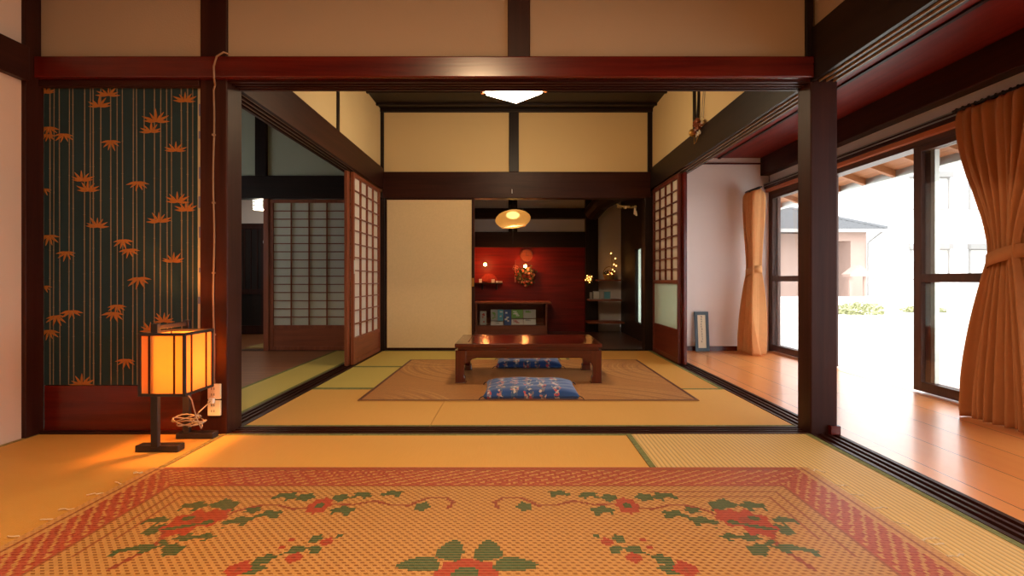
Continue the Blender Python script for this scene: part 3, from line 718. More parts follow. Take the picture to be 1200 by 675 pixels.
window(1.45, 2.42, 2.71, 'glass door next to the grey pillar, near side')
window(0.48, 1.45, 2.75, 'glass door of the veranda level with the flowered rug')
window(-0.49, 0.48, 2.71, 'second nearest glass door of the veranda')
window(-1.28, -0.49, 2.75, 'nearest glass door of the veranda')

# ------------------------------------------------------------------ curtains
def curtain(name, label, ya, yb, wa, wb, ba, bb, ztop, zwaist, x_top, x_waist, x_bot, mat, folds=9, amp=0.045, tie_h=0.035, rows=60, colsn=180):
    """hangs along Y from ya..yb at the top, wa..wb at the waist, ba..bb at the bottom"""
    root = empty(name, (x_top, (ya + yb) / 2, 0.02), label, 'curtain')
    zb_ = 0.006
    def lerp(a, b, t): return a + (b - a) * t
    vs = []; fs = []
    for i in range(rows + 1):
        z = ztop + (zb_ - ztop) * i / rows
        if z > zwaist:
            t = (ztop - z) / (ztop - zwaist); e = t * t * (3 - 2 * t); e = max(0.0, e) ** 1.15
            y0, y1, x = lerp(ya, wa, e), lerp(yb, wb, e), lerp(x_top, x_waist, e); am = lerp(amp, amp * 0.55, e)
            if t < 0.04: am *= 0.5 + t * 12
        else:
            t = (zwaist - z) / (zwaist - zb_); e = 1 - max(0.0, 1 - t) ** 1.8
            y0, y1, x = lerp(wa, ba, e), lerp(wb, bb, e), lerp(x_waist, x_bot, e); am = lerp(amp * 0.55, amp * 1.1, e)
        for j in range(colsn + 1):
            u = j / colsn
            ph = 2 * PI * folds * u + 0.9 * math.sin(3.1 * u + 1.3 * z) + 0.25 * math.sin(9 * u + 5 * z)
            off = math.sin(ph) * am * (0.8 + 0.35 * math.sin(7 * u + 2 * z)) + 0.38 * am * math.sin(2.3 * ph + 1 + 1.5 * z) + 0.12 * am * math.sin(5.1 * ph + 3 * z)
            yy = y0 + (y1 - y0) * (u + 0.018 * math.cos(ph) / max(1, folds / 6))
            zz = z + (0.012 * math.sin(ph * 1.0) if i == 0 else 0) 
            vs.append((x + off, yy, zz))
    W = colsn + 1
    for i in range(rows):
        for j in range(colsn): fs.append((i * W + j, i * W + j + 1, (i + 1) * W + j + 1, (i + 1) * W + j))
    mb = MB(); mb.add(vs, fs)
    cl = mb.build('cloth', M[mat], root, smooth=True)
    so = cl.modifiers.new('thick', 'SOLIDIFY'); so.thickness = 0.003
    # tieback band
    cy, ry = (wa + wb) / 2, abs(wb - wa) / 2 + 0.02; rx = amp * 0.55 + 0.035
    band = MB(); n = 40; v = []; f = []
    for k in range(n):
        a = 2 * PI * k / n
        px_, py_ = x_waist + rx * math.cos(a), cy + ry * math.sin(a); tilt = 0.03 * math.sin(a + PI)
        v += [(px_, py_, zwaist - tie_h + tilt), (px_, py_, zwaist + tie_h + tilt)]
    for k in range(n): f.append((2 * k, 2 * ((k + 1) % n), 2 * ((k + 1) % n) + 1, 2 * k + 1))
    band.add(v, f); bo = band.build('tieback', M[mat], root, smooth=True)
    so = bo.modifiers.new('thick', 'SOLIDIFY'); so.thickness = 0.006
    # hooks and rail
    rl = MB().cyl((x_top, min(ya, yb) - 0.05, ztop + 0.012), (x_top, max(ya, yb) + 0.03, ztop + 0.012), 0.007, n=10)
    rl.build('rail', M['blackpaint'], root)
    for k in range(folds * 2 + 1):
        hk = MB(); yy = ya + (yb - ya) * k / folds / 2; hk.lathe([(0.008, -0.004), (0.013, 0), (0.008, 0.004), (0.008, -0.004)], (x_top, yy, ztop + 0.012), 10, R=Matrix.Rotation(PI/2, 3, 'X')); hk.build('hook_ring', M['blackpaint'], root)
    return root
curtain('curtain', 'large burnt orange curtain tied back by the near window', 3.21, 2.60, 2.925, 2.76, 3.03, 2.60, 1.735, 0.87, 2.60, 2.56, 2.52, 'curtain', folds=7, amp=0.052)
curtain('curtain', 'small pale orange curtain tied back at the far end of the veranda', 5.72, 5.42, 5.66, 5.48, 5.70, 5.36, 1.655, 0.83, 2.43, 2.44, 2.42, 'curtain2', folds=6, amp=0.066)

# calligraphy board leaning against the veranda end wall
p0 = at(815, 413, 5.70); p1 = at(831, 367, 5.74)
cb = empty('calligraphy_board', ((p0.x + p1.x) / 2, 5.72, 0.0), 'narrow slate framed calligraphy leaning on the white veranda end wall', 'framed calligraphy')
wd_, ht_ = 0.145, 0.415; cx_ = cb.location.x
def leanbox(x0, x1, y0, y1, z0, z1):
    mb = MB(); mb.box(x0, x1, y0, y1, z0, z1); th = math.radians(6)
    mb.v = [(x, y * math.cos(th) + z * math.sin(th) * 1.0, z * math.cos(th) - y * math.sin(th)) for x, y, z in mb.v]
    mb.v = [(x + cx_, y + 5.715, z + 0.002) for x, y, z in mb.v]
    return mb
fr = MB()
for a in ((-wd_/2, -wd_/2 + .03, -0.008, .008, 0, ht_), (wd_/2 - .03, wd_/2, -0.008, .008, 0, ht_), (-wd_/2 + .03, wd_/2 - .03, -0.008, .008, 0, .035), (-wd_/2 + .03, wd_/2 - .03, -0.008, .008, ht_ - .035, ht_)):
    b = leanbox(*a); fr.add(b.v, b.f)
fr.build('frame', M['slate'], cb)
leanbox(-wd_/2 + .03, wd_/2 - .03, -0.002, .004, .035, ht_ - .035).build('paper', M['scroll'], cb)
ink = MB(); r2 = random.Random(5)
for k in range(11):
    zz = ht_ - 0.06 - k * 0.026; xo = r2.uniform(-.006, .006)
    for j in range(3):
        w_ = r2.uniform(.004, .010); b = leanbox(xo - w_, xo + w_ * r2.uniform(.3, 1), -0.0035, -0.001, zz + j * .006, zz + j * .006 + .0022); ink.add(b.v, b.f)
    b = leanbox(xo - .001, xo + .0015, -0.0035, -0.001, zz - .002, zz + .016); ink.add(b.v, b.f)
ink.build('brush_writing', M['ink'], cb)

# ------------------------------------------------------------------ eaves and roof
_trim[0] += 1
def slope_z(x): return 2.03 - (x - 2.78) * 0.36
mb = MB(); mb.add([(2.60, YBK - 1, slope_z(2.60) + 0.05), (3.62, YBK - 1, slope_z(3.62) + 0.05), (3.62, 9, slope_z(3.62) + 0.05), (2.60, 9, slope_z(2.60) + 0.05),
                   (2.60, YBK - 1, slope_z(2.60) + 0.10), (3.62, YBK - 1, slope_z(3.62) + 0.10), (3.62, 9, slope_z(3.62) + 0.10), (2.60, 9, slope_z(2.60) + 0.10)],
                  [(0, 3, 2, 1), (4, 5, 6, 7), (0, 1, 5, 4), (1, 2, 6, 5), (2, 3, 7, 6), (3, 0, 4, 7)])
struct(mb, 'ceiling_eaves', wood('eave', 'y'), 'orange boarded underside of the eaves seen through the open window', 'eaves')
raf0 = None
for k in range(20):
    y = -1.0 + k * 0.44
    mb = MB(); x0_, x1_ = 2.80, 3.60
    mb.add([(x0_, y, slope_z(x0_) - 0.01), (x1_, y, slope_z(x1_) - 0.01), (x1_, y + 0.05, slope_z(x1_) - 0.01), (x0_, y + 0.05, slope_z(x0_) - 0.01),
            (x0_, y, slope_z(x0_) + 0.05), (x1_, y, slope_z(x1_) + 0.05), (x1_, y + 0.05, slope_z(x1_) + 0.05), (x0_, y + 0.05, slope_z(x0_) + 0.05)],
           [(0, 3, 2, 1), (4, 5, 6, 7), (0, 1, 5, 4), (1, 2, 6, 5), (2, 3, 7, 6), (3, 0, 4, 7)])
    _trim[0] += 1
    o = mb.build('trim_%d' % _trim[0], wood('eave', 'x')); tag(o, 'orange rafter under the eaves outside the veranda windows', 'rafter', 'rafters under the eaves', 'structure')
trim([(3.60, 3.66, YBK - 1, 9, 1.715, 1.80)], M['alu'], 'pale rain gutter along the edge of the eaves', 'gutter')
struct(MB().box(-4.9, 2.75, YBK - 0.3, 8.3, 2.72, 2.78), 'ceiling_roof', M['rooftile'], 'roof slab over the whole house', 'roof')
struct(MB().box(1.57, 2.72, YBK - 0.12, YB + 0.2, 2.10, 2.74), 'wall_attic', M['plaster_white'], 'attic wall above the veranda', 'wall')

# ------------------------------------------------------------------ outside
struct(MB().box(2.82, 80, -20, 80, -0.75, -0.35), 'floor_garden', M['ground'], 'sunlit pale gravel yard outside the veranda', 'ground')
hs = empty('pink_house', (14.5, 30, -0.35), 'pale pink single storey house with grey tiled hip roof across the yard', 'house')
mb = MB(); mb.box(10.0, 14.6, 27.2, 34, -0.35, 3.05); mb.box(14.6, 16.75, 26.0, 34, 2.6, 3.05); mb.box(16.0, 16.75, 26.0, 34, -0.35, 2.6); mb.box(14.6, 16.0, 28.4, 34, -0.35, 2.6)
mb.build('walls', M['pinkwall'], hs)
ex0, ex1, ey0, ey1, ez = 9.0, 17.25, 25.3, 35.0, 3.1
rf = MB(); rx0, rx1, ry_ = 12.2, 14.6, 30.1; rz = 4.75
rf.add([(ex0, ey0, ez), (ex1, ey0, ez), (ex1, ey1, ez), (ex0, ey1, ez), (rx0, ry_, rz), (rx1, ry_, rz)], [(0, 1, 5, 4), (1, 2, 5), (2, 3, 4, 5), (3, 0, 4), (0, 3, 2, 1)])
for k in range(60):   # tile rolls on the near slope
    x = ex0 + (ex1 - ex0) * (k + .5) / 60
    tx = max(0.0, min(1.0, min((x - ex0) / (rx0 - ex0), (ex1 - x) / (ex1 - rx1))))
    if tx > 0.03: rf.cyl((x, ey0, ez + .02), (x, ey0 + (ry_ - ey0) * tx, ez + (rz - ez) * tx + .02), 0.035, n=6)
rf.tube([(ex1, ey0, ez + .05), (rx1, ry_, rz + .05)], 0.11, 8)
rf.build('roof', M['rooftile'], hs)
MB().box(ex0, ex1, ey0 - .08, ey0, ez - .14, ez + .02).build('gutter', M['winframe'], hs)
MB().tube([(17.1, 25.35, 3.0), (16.95, 25.8, 2.7), (16.8, 25.95, 2.5), (16.8, 25.95, -0.35)], 0.05, 8).build('downpipe', M['winframe'], hs)
pc = MB()
for x in (15.1, 15.75): pc.box(x, x + .1, 24.6, 24.7, -0.35, .9)
pc.box(15.0, 15.95, 24.4, 25.0, 0.9, 1.0); pc.poly_xz([(14.95, 1.0), (16.0, 1.0), (15.47, 1.4)], 24.4, 25.0)
pc = pc.build('letterbox_shelter', M['pinkwall']); tag(pc, 'small pink gabled shelter on posts in front of the pink house', 'shelter')
ws = empty('round_sign', (16.7, 25.0, -0.35), 'small round sign on a thin pole beside the pink house', 'sign')
MB().cyl((16.25, 24.6, -0.35), (16.25, 24.6, .85), 0.03, n=8).build('pole', M['winframe'], ws)
MB().cyl((16.25, 24.58, .85), (16.25, 24.54, .85), 0.14, n=20).build('disc', M['winframe'], ws)
ws.location = (16.5, 24.6, -0.35)
for ch in ws.children: ch.location = Vector(ch.location) + Vector((0.2, 0.4, 0))
# white building to the right
bl = empty('white_building', (31, 40, -0.35), 'large pale apartment building filling the view beyond the yard', 'building')
mb = MB(); mb.box(19.5, 46, 36, 46, -0.35, 14); mb.build('walls', M['whitewall'], bl)
def farwin(x0, x1, z0, z1, shut=True):
    fm = MB(); t = .09
    fm.box(x0, x1, 35.9, 36, z0, z0 + t); fm.box(x0, x1, 35.9, 36, z1 - t, z1); fm.box(x0, x0 + t, 35.9, 36, z0 + t, z1 - t); fm.box(x1 - t, x1, 35.9, 36, z0 + t, z1 - t)
    fm.box((x0 + x1) / 2 - .03, (x0 + x1) / 2 + .03, 35.92, 36, z0 + t, z1 - t)
    if shut: fm.box(x0 - .1, x1 + .1, 35.7, 36, z1, z1 + .35)
    o = fm.build('window', M['winframe'], bl)
    MB().box(x0 + t, x1 - t, 35.96, 35.99, z0 + t, z1 - t).build('pane', M['farglass'], o)
for x0_, x1_, yy0, yy1 in ((1066, 1112, 208, 246), (1066, 1112, 292, 328), (1135, 1180, 208, 246), (1135, 1180, 292, 328)):
    a = at(x0_, yy1, 36); b = at(x1_, yy0, 36); farwin(a.x, b.x, a.z, b.z)
gw = MB().box(9, 44, 24.0, 24.15, -0.35, 0.02); o = gw.build('garden_wall', M['whitewall']); tag(o, 'low pale garden wall across the yard', 'wall')
def shrub(x, y, w_, h_, label, seed):
    r3 = random.Random(seed); root = empty('shrub', (x, y, -0.35), label, 'shrub', group='low shrubs along the yard')
    mb = MB()
    for k in range(420):
        a = r3.uniform(0, 2 * PI); rad = w_ * math.sqrt(r3.random()); z = -0.35 + h_ * r3.random() * (1 - 0.5 * (rad / w_) ** 2)
        c = Vector((x + rad * math.cos(a), y + rad * math.sin(a) * .7, z)); mb.obox(c, .09, .05, .006, (r3.uniform(-1, 1), r3.uniform(-1, 1), r3.uniform(0, 6)))
    mb.build('foliage', M['shrub'], root)
    st = MB()
    for k in range(5): a = k * 1.3; st.cyl((x, y, -.35), (x + .5 * w_ * math.cos(a), y + .3 * w_ * math.sin(a), -.35 + h_ * .7), .02, .008, 6)
    st.build('stems', M['soil'], root)
shrub(11.0, 17.5, 0.8, 0.24, 'low yellow green shrub nearest the dark post, seen through the open door', 1)
shrub(13.0, 20.5, 0.8, 0.26, 'low yellow green shrub in front of the round sign', 2)
shrub(13.9, 18.6, 0.7, 0.22, 'low yellow green shrub close to the glass door frame', 3)

# ------------------------------------------------------------------ flowered rug
RC = -0.135; RX0, RX1, RY0, RY1 = -1.43, 1.16, 0.50, 2.16
nx, ny = 300, 190
dx, dy = (RX1 - RX0) / nx, (RY1 - RY0) / ny
gx = RX0 + (np.arange(nx) + .5) * dx; gy = RY0 + (np.arange(ny) + .5) * dy
GX, GY = np.meshgrid(gx, gy)
TAN = np.array((0.56, 0.28, 0.085)); RED = np.array((0.42, 0.045, 0.022)); DRED = np.array((0.30, 0.05, 0.025)); GRN = np.array((0.060, 0.110, 0.040)); BR = np.array((0.34, 0.09, 0.03)); EDG = np.array((0.62, 0.30, 0.09))
C = np.tile(TAN, (ny, nx, 1))
YC = (RY0 + RY1) / 2
def fl(px, py):  # a spot on the floor seen at that pixel
    D = H * F / (py - HY); return ((px - CX) * D / F, D)
def c4p(x, y): return fl(120 + x * .3667, 560 + y * .3667)
U = RC - np.abs(GX - RC)                      # mirrored left-right
V = np.where(GY < YC, 2 * YC - GY, GY)        # mirrored front-back
def blob(cx, cy, rx, ry, ang, col, U_=None, V_=None, wob=0.0, n=5):
    U_ = U if U_ is None else U_; V_ = V if V_ is None else V_
    ca, sa = math.cos(ang), math.sin(ang)
    a = ((U_ - cx) * ca + (V_ - cy) * sa) / rx; b = (-(U_ - cx) * sa + (V_ - cy) * ca) / ry
    r = np.sqrt(a * a + b * b); th = np.arctan2(b, a)
    C[r < 1 + wob * np.cos(n * th)] = col
def line(pts, wd, col):
    for (ax, ay), (bx, by) in zip(pts[:-1], pts[1:]):
        L2 = (bx - ax) ** 2 + (by - ay) ** 2 + 1e-9
        t = np.clip(((U - ax) * (bx - ax) + (V - ay) * (by - ay)) / L2, 0, 1)
        d = np.hypot(U - ax - t * (bx - ax), V - ay - t * (by - ay))
        C[d < wd] = col
def leafc(x, y, L, wv, ang, bite=True):
    L *= .80; wv *= 1.25
    cx, cy = c4p(x, y); blob(cx, cy, L, wv, ang, GRN, wob=.16, n=5)
    if bite: blob(cx - .15 * L, cy - .72 * wv, L * .50, wv * .50, ang, TAN)
line([c4p(*p) for p in [(360, 140), (440, 112), (500, 97), (560, 95), (610, 108), (660, 105), (740, 92), (800, 95), (870, 82), (920, 95), (980, 97), (1040, 72), (1100, 72), (1122, 86), (1105, 105)]], .0065, DRED)
line([c4p(*p) for p in [(195, 180), (190, 210), (100, 262), (20, 305)]], .007, DRED)
line([c4p(*p) for p in [(190, 212), (225, 240)]], .008, GRN)
line([c4p(*p) for p in [(480, 285), (600, 245), (690, 228)]], .005, GRN)
for a in [(290, 100, .05, .03, .2), (388, 98, .05, .045, .6), (430, 150, .055, .028, .5), (480, 112, .03, .02, 0), (530, 128, .045, .03, -.5), (170, 146, .045, .022, .1), (165, 175, .035, .028, 0),
          (105, 240, .075, .020, .35), (225, 240, .035, .028, .6), (315, 200, .05, .018, .2), (260, 198, .03, .02, 0), (585, 68, .05, .028, -.2), (650, 70, .035, .025, 0), (760, 72, .035, .025, 0), (765, 115, .045, .03, .4),
          (830, 65, .042, .025, -.1), (925, 60, .045, .024, .6), (1022, 100, .032, .028, 0), (520, 270, .035, .018, .4), (620, 240, .03, .02, 0), (680, 242, .022, .016, .5), (682, 205, .02, .02, 0), (755, 196, .012, .015, 0), (480, 302, .035, .022, .2)]:
    leafc(*a, bite=a[2] > .04)
cx, cy = c4p(290, 150); blob(cx - .014, cy - .005, .058, .088, 0, RED, wob=.16, n=7); blob(cx + .040, cy + .030, .046, .062, 0, RED, wob=.16, n=6)
blob(cx - .030, cy + .025, .018, .020, 0, GRN); blob(cx + .045, cy - .005, .016, .018, 0, GRN); blob(cx - .02, cy - .035, .05, .013, .4, GRN); blob(cx, cy + .012, .02, .02, 0, DRED)
cx, cy = c4p(695, 97); blob(cx, cy, .036, .062, 0, RED, wob=.14, n=8); blob(cx, cy, .013, .022, 0, GRN)
for x, y, r in ((716, 215, .018), (612, 266, .021), (432, 304, .030)):
    cx, cy = c4p(x, y); blob(cx, cy, r, r * 1.35, 0, RED, wob=.15, n=4); blob(cx, cy, r * .3, r * .4, 0, DRED)
for x, y in ((605, 208), (575, 232)):
    cx, cy = c4p(x, y); blob(cx, cy, .011, .011, 0, RED)
# central rosette
fx, fy = RC + 0.012, 1.375
for k in range(8):
    a = PI / 8 + k * PI / 4
    blob(fx + .135 * math.cos(a), fy + .130 * math.sin(a), .054, .036, a + (.5 if k % 2 else -.5), GRN, GX, GY, wob=.10, n=3)
    blob(fx + .105 * math.cos(a), fy + .10 * math.sin(a), .030, .022, a, GRN, GX, GY)
blob(fx, fy, .080, .076, 0, RED, GX, GY, wob=.07, n=8); blob(fx, fy, .035, .035, 0, GRN, GX, GY)
# bands
ed = np.minimum.reduce([GX - RX0, RX1 - GX]); ey = np.minimum.reduce([GY - RY0, RY1 - GY])
edge = np.minimum(ed, ey)
zig = np.where(ed < ey, GY, GX)
q_ = np.abs(((zig + edge * 1.7) / .062) % 1 - .5) * 2
q2 = np.abs(((zig - edge * 1.7 + .5 * .06 * np.floor(edge / .03)) / .060) % 1 - .5) * 2
band = (edge > .022) & (edge < .190)
C[band] = DRED * 1.5
C[band & (q_ < .32) & (edge > .03) & (edge < .182)] = EDG * .95
C[band & (q2 < .16) & (edge > .03) & (edge < .182)] = RED * .9
C[edge <= .022] = DRED * 1.4
C[ed < .048] = EDG
C[(ed > .030) & (ed < .034)] = BR
C[(edge > .190) & (edge < .199)] = BR
C[(edge > .022) & (edge < .031)] = BR
# corner key lines
for (a, b) in (((.245, .254), (0, .55)), ((.285, .294), (.10, .42))):
    m_ = (edge > a[0]) & (edge < a[1]); cor = np.maximum(ed, ey)
    C[m_ & (cor < a[0] + b[1] - .10) & (cor > b[0])] = BR
rs = np.random.RandomState(4)
motif = (np.abs(C - TAN).sum(-1) > 1e-6)
C = C * (1 + .10 * (rs.rand(ny, nx, 1) - .5))
C[:, :, :] *= (1 + .05 * (rs.rand(1, nx, 1) - .5))
rug_mat, nt, out = new_mat('woven_rush_rug')
b = bsdf(nt, out, 0.5, 0.35)
at_ = N(nt, 'ShaderNodeAttribute', attribute_name='Col')
tc = N(nt, 'ShaderNodeTexCoord'); sp = N(nt, 'ShaderNodeSeparateXYZ'); nt.links.new(tc.outputs['Object'], sp.inputs[0])
row = math_node(nt, 'DIVIDE', sp.outputs['Y'], 0.0135); ri = math_node(nt, 'FLOOR', row); rf_ = math_node(nt, 'FRACT', row)
uu = math_node(nt, 'ADD', math_node(nt, 'DIVIDE', sp.outputs['X'], 0.024), math_node(nt, 'MULTIPLY', ri, 0.5))
uf = math_node(nt, 'FRACT', uu)
uf = math_node(nt, 'FRACT', math_node(nt, 'ADD', uf, math_node(nt, 'MULTIPLY', math_node(nt, 'SUBTRACT', rf_, 0.5), 0.35)))
du = math_node(nt, 'ABSOLUTE', math_node(nt, 'SUBTRACT', uf, 0.5)); dv = math_node(nt, 'ABSOLUTE', math_node(nt, 'SUBTRACT', rf_, 0.5))
hole = math_node(nt, 'MULTIPLY', math_node(nt, 'LESS_THAN', du, 0.24), math_node(nt, 'LESS_THAN', dv, 0.27))
rib = math_node(nt, 'ABSOLUTE', math_node(nt, 'SINE', math_node(nt, 'MULTIPLY', sp.outputs['X'], PI / 0.004)))
shade_ = math_node(nt, 'ADD', 0.86, math_node(nt, 'MULTIPLY', rib, 0.14))
grey = N(nt, 'ShaderNodeCombineColor'); [nt.links.new(shade_, grey.inputs[i]) for i in range(3)]
cc = mix_col(nt, 1.0, at_.outputs['Color'], grey.outputs[0], 'MULTIPLY')
stitch = math_node(nt, 'GREATER_THAN', dv, 0.40)
cc = mix_col(nt, math_node(nt, 'MULTIPLY', stitch, 0.35), cc, (0.60, 0.31, 0.10))
cc2 = mix_col(nt, 1.0, cc, (0.46, 0.30, 0.19), 'MULTIPLY')
nt.links.new(mix_col(nt, math_node(nt, 'MULTIPLY', math_node(nt, 'MULTIPLY', hole, 0.9), at_.outputs['Alpha']), cc, cc2), b.inputs['Base Color'])
bp = N(nt, 'ShaderNodeBump'); setin(bp, Strength=0.5, Distance=0.004)
hh_ = math_node(nt, 'ADD', math_node(nt, 'MULTIPLY', math_node(nt, 'SUBTRACT', 1.0, hole), 0.8), math_node(nt, 'MULTIPLY', rib, 0.2))
nt.links.new(hh_, bp.inputs['Height']); nt.links.new(bp.outputs[0], b.inputs['Normal'])

def grid_rug(name, C, x0, x1, y0, y1, z, thick, mat, wav=0.0, alpha=None):
    ny_, nx_ = C.shape[:2]
    xs_ = np.linspace(x0, x1, nx_ + 1); ys_ = np.linspace(y0, y1, ny_ + 1)
    XX, YY = np.meshgrid(xs_, ys_)
    cx_, cy_ = (x0 + x1) / 2, (y0 + y1) / 2
    ZZ = np.full_like(XX, thick) + wav * (np.sin(XX * 5.3) * np.cos(YY * 4.1))
    top = np.stack([XX - cx_, YY - cy_, ZZ], -1).reshape(-1, 3)
    W = nx_ + 1
    i, j = np.meshgrid(np.arange(ny_), np.arange(nx_), indexing='ij')
    a = (i * W + j).ravel(); F_ = np.stack([a, a + 1, a + W + 1, a + W], -1)
    n0 = len(top)
    cor = [0, nx_, ny_ * W + nx_, ny_ * W]
    ring = list(range(0, nx_)) + [k * W + nx_ for k in range(ny_)] + [ny_ * W + k for k in range(nx_, 0, -1)] + [k * W for k in range(ny_, 0, -1)]
    bot = top[ring].copy(); bot[:, 2] = 0
    vs = np.vstack([top, bot]); n = len(ring)
    fs = [tuple(f) for f in F_] + [(ring[k], n0 + k, n0 + (k + 1) % n, ring[(k + 1) % n]) for k in range(n)] + [tuple(n0 + k for k in range(n - 1, -1, -1))]
    me = bpy.data.meshes.new(name); me.from_pydata([tuple(v) for v in vs], [], fs); me.materials.append(mat)
    ca = me.color_attributes.new('Col', 'FLOAT_COLOR', 'CORNER')
    nl = len(me.loops); buf = np.ones((nl, 4), dtype=np.float32); buf[:, :3] = TAN * .8
    buf[:nx_ * ny_ * 4, :3] = np.repeat(C.reshape(-1, 3), 4, axis=0)
    if alpha is not None: buf[:nx_ * ny_ * 4, 3] = np.repeat(alpha.reshape(-1), 4)
    ca.data.foreach_set('color', buf.ravel()); me.update()
    o = bpy.data.objects.new(name, me); COL.objects.link(o); o.location = (cx_, cy_, z)
    return o
rug = grid_rug('flowered_rug', C, RX0, RX1, RY0, RY1, 0.002, 0.007, rug_mat, alpha=np.where(motif, 0.35, 1.0))
tag(rug, 'large woven rush rug with red flowers, green leaves and zigzag border in front', 'rug')
r4 = random.Random(11)
for side, xe in ((-1, RX0), (1, RX1)):
    for k in range(15):
        y = RY0 + .1 + k * (RY1 - RY0 - .15) / 14 + r4.uniform(-.02, .02)
        for j in range(r4.choice([1, 1, 2])):
            fr = MB(); x = xe; pts = [(x - side * .004, y + j * .004, .006)]; yy = y
            for q in range(5):
                x += side * r4.uniform(.004, .014); yy += r4.uniform(-.012, .012); pts.append((x, yy, .0042 + (r4.uniform(0, .004) if q < 4 else 0)))
            fr.tube(pts, .0017, 5); fr.build('loose_thread', M['thread'], rug)

# ------------------------------------------------------------------ bordered carpet in the second room
CX0, CX1, CY0, CY1 = -0.97, 1.14, 3.37, 5.09
nx, ny = 300, 180
gx = CX0 + (np.arange(nx) + .5) * (CX1 - CX0) / nx; gy = CY0 + (np.arange(ny) + .5) * (CY1 - CY0) / ny
GX, GY = np.meshgrid(gx, gy)
C2 = np.tile(np.array((0.52, 0.225, 0.065)), (ny, nx, 1))
inner = (GX > CX0 + .55) & (GX < CX1 - .52)
# sweeping arcs
lt2 = np.array((0.63, 0.32, 0.11)); dk2 = np.array((0.40, 0.16, 0.048))
for (ax, ay, r0, nrad, s0, s1) in ((-0.10, 4.9, .50, 10, PI * .95, PI * 1.45), (-1.2, 2.9, .55, 9, .15, 1.1), (0.35, 2.75, .70, 9, .35, 1.6), (1.5, 4.7, .40, 10, PI * .85, PI * 1.4), (0.9, 5.3, .5, 7, PI, PI*1.6), (-.6, 5.3, .3, 7, PI, 2*PI)):
    rad = np.hypot((GX - ax), (GY - ay)); th = np.mod(np.arctan2(GY - ay, GX - ax), 2 * PI)
    for k in range(nrad):
        rr_ = r0 + k * .042
        wv_ = .009 * np.clip(np.sin((th - s0) / (s1 - s0) * PI), 0, 1)
        m_ = (np.abs(rad - rr_ - .10 * (th - s0)) < wv_) & (th > s0) & (th < s1)
        C2[m_] = lt2 if k % 3 else dk2
ed = np.minimum.reduce([GX - CX0, CX1 - GX, GY - CY0, CY1 - GY]); C2[ed < .018] = (0.13, 0.035, 0.02)
C2 = C2 * (1 + .18 * (rs.rand(ny, nx, 1) - .5)) * (1 + .10 * (rs.rand(ny, 1, 1) - .5))
cm, nt, out = new_mat('bordered_rush_carpet'); b = bsdf(nt, out, 0.5, 0.35)
at_ = N(nt, 'ShaderNodeAttribute', attribute_name='Col')
tc = N(nt, 'ShaderNodeTexCoord'); sp = N(nt, 'ShaderNodeSeparateXYZ'); nt.links.new(tc.outputs['Object'], sp.inputs[0])
h1 = math_node(nt, 'SINE', math_node(nt, 'MULTIPLY', sp.outputs['X'], 2 * PI / 0.009)); h2 = math_node(nt, 'SINE', math_node(nt, 'MULTIPLY', sp.outputs['Y'], 2 * PI / 0.012))
hh_ = math_node(nt, 'MULTIPLY', h1, h2)
nt.links.new(mix_col(nt, math_node(nt, 'MULTIPLY', math_node(nt, 'ADD', hh_, 1.0), 0.12), at_.outputs['Color'], (0.1, 0.04, 0.02)), b.inputs['Base Color'])
bp = N(nt, 'ShaderNodeBump'); setin(bp, Strength=0.4, Distance=0.003); nt.links.new(hh_, bp.inputs['Height']); nt.links.new(bp.outputs[0], b.inputs['Normal'])
carpet = grid_rug('rush_carpet', C2, CX0, CX1, CY0, CY1, 0.002, 0.006, cm)
tag(carpet, 'brown rush carpet with thin dark border beneath the low table', 'carpet')
ZR = 0.008

# ------------------------------------------------------------------ low table
tx0, tx1, ty0, ty1, tz = -0.43, 0.63, 3.92, 4.57, 0.292
tb = empty('low_table', (0.10, 4.245, ZR), 'glossy dark red low table standing on the brown carpet', 'table')
tw = wood('table', 'x')
mb = MB()   # top: frame rails and a recessed centre board
ov = 0.0
mb.box(tx0, tx1, ty0, ty0 + .09, tz - .030, tz); mb.box(tx0, tx1, ty1 - .09, ty1, tz - .030, tz)
mb.box(tx0, tx0 + .09, ty0 + .09, ty1 - .09, tz - .030, tz); mb.box(tx1 - .09, tx1, ty0 + .09, ty1 - .09, tz - .030, tz)
mb.box(tx0 + .09, tx1 - .09, ty0 + .09, ty1 - .09, tz - .028, tz - .0015)
mb.build('tabletop', tw, tb, bevel=0.005)
mb = MB().box(tx0 + .02, tx1 - .02, ty0 + .02, ty1 - .02, tz - .048, tz - .030); mb.build('waist', tw, tb, bevel=0.003)
def apron(x0, x1, y):
    zt_, zb1, zb2 = tz - .048, tz - .105, tz - .085
    return [(x0, zt_), (x0, zb1 - .035), (x0 + .02, zb1 - .030), (x0 + .045, zb1 - .008), (x0 + .08, zb1), (x1 - .08, zb1), (x1 - .045, zb1 - .008), (x1 - .02, zb1 - .030), (x1, zb1 - .035), (x1, zt_)]
lg = .075
for y0_, y1_ in ((ty0 + .006, ty0 + .026), (ty1 - .026, ty1 - .006)):
    MB().poly_xz(apron(tx0 + lg + .004, tx1 - lg - .004, 0), y0_, y1_).build('apron', tw, tb)
for x0_ in (tx0 + .006, tx1 - .026):
    prof = apron(ty0 + lg + .004, ty1 - lg - .004, 0)
    m2 = MB(); m2.poly_xz(prof, 0, .02); m2.v = [(x0_ + y, x, z) for x, y, z in m2.v]; m2.build('apron', tw, tb)
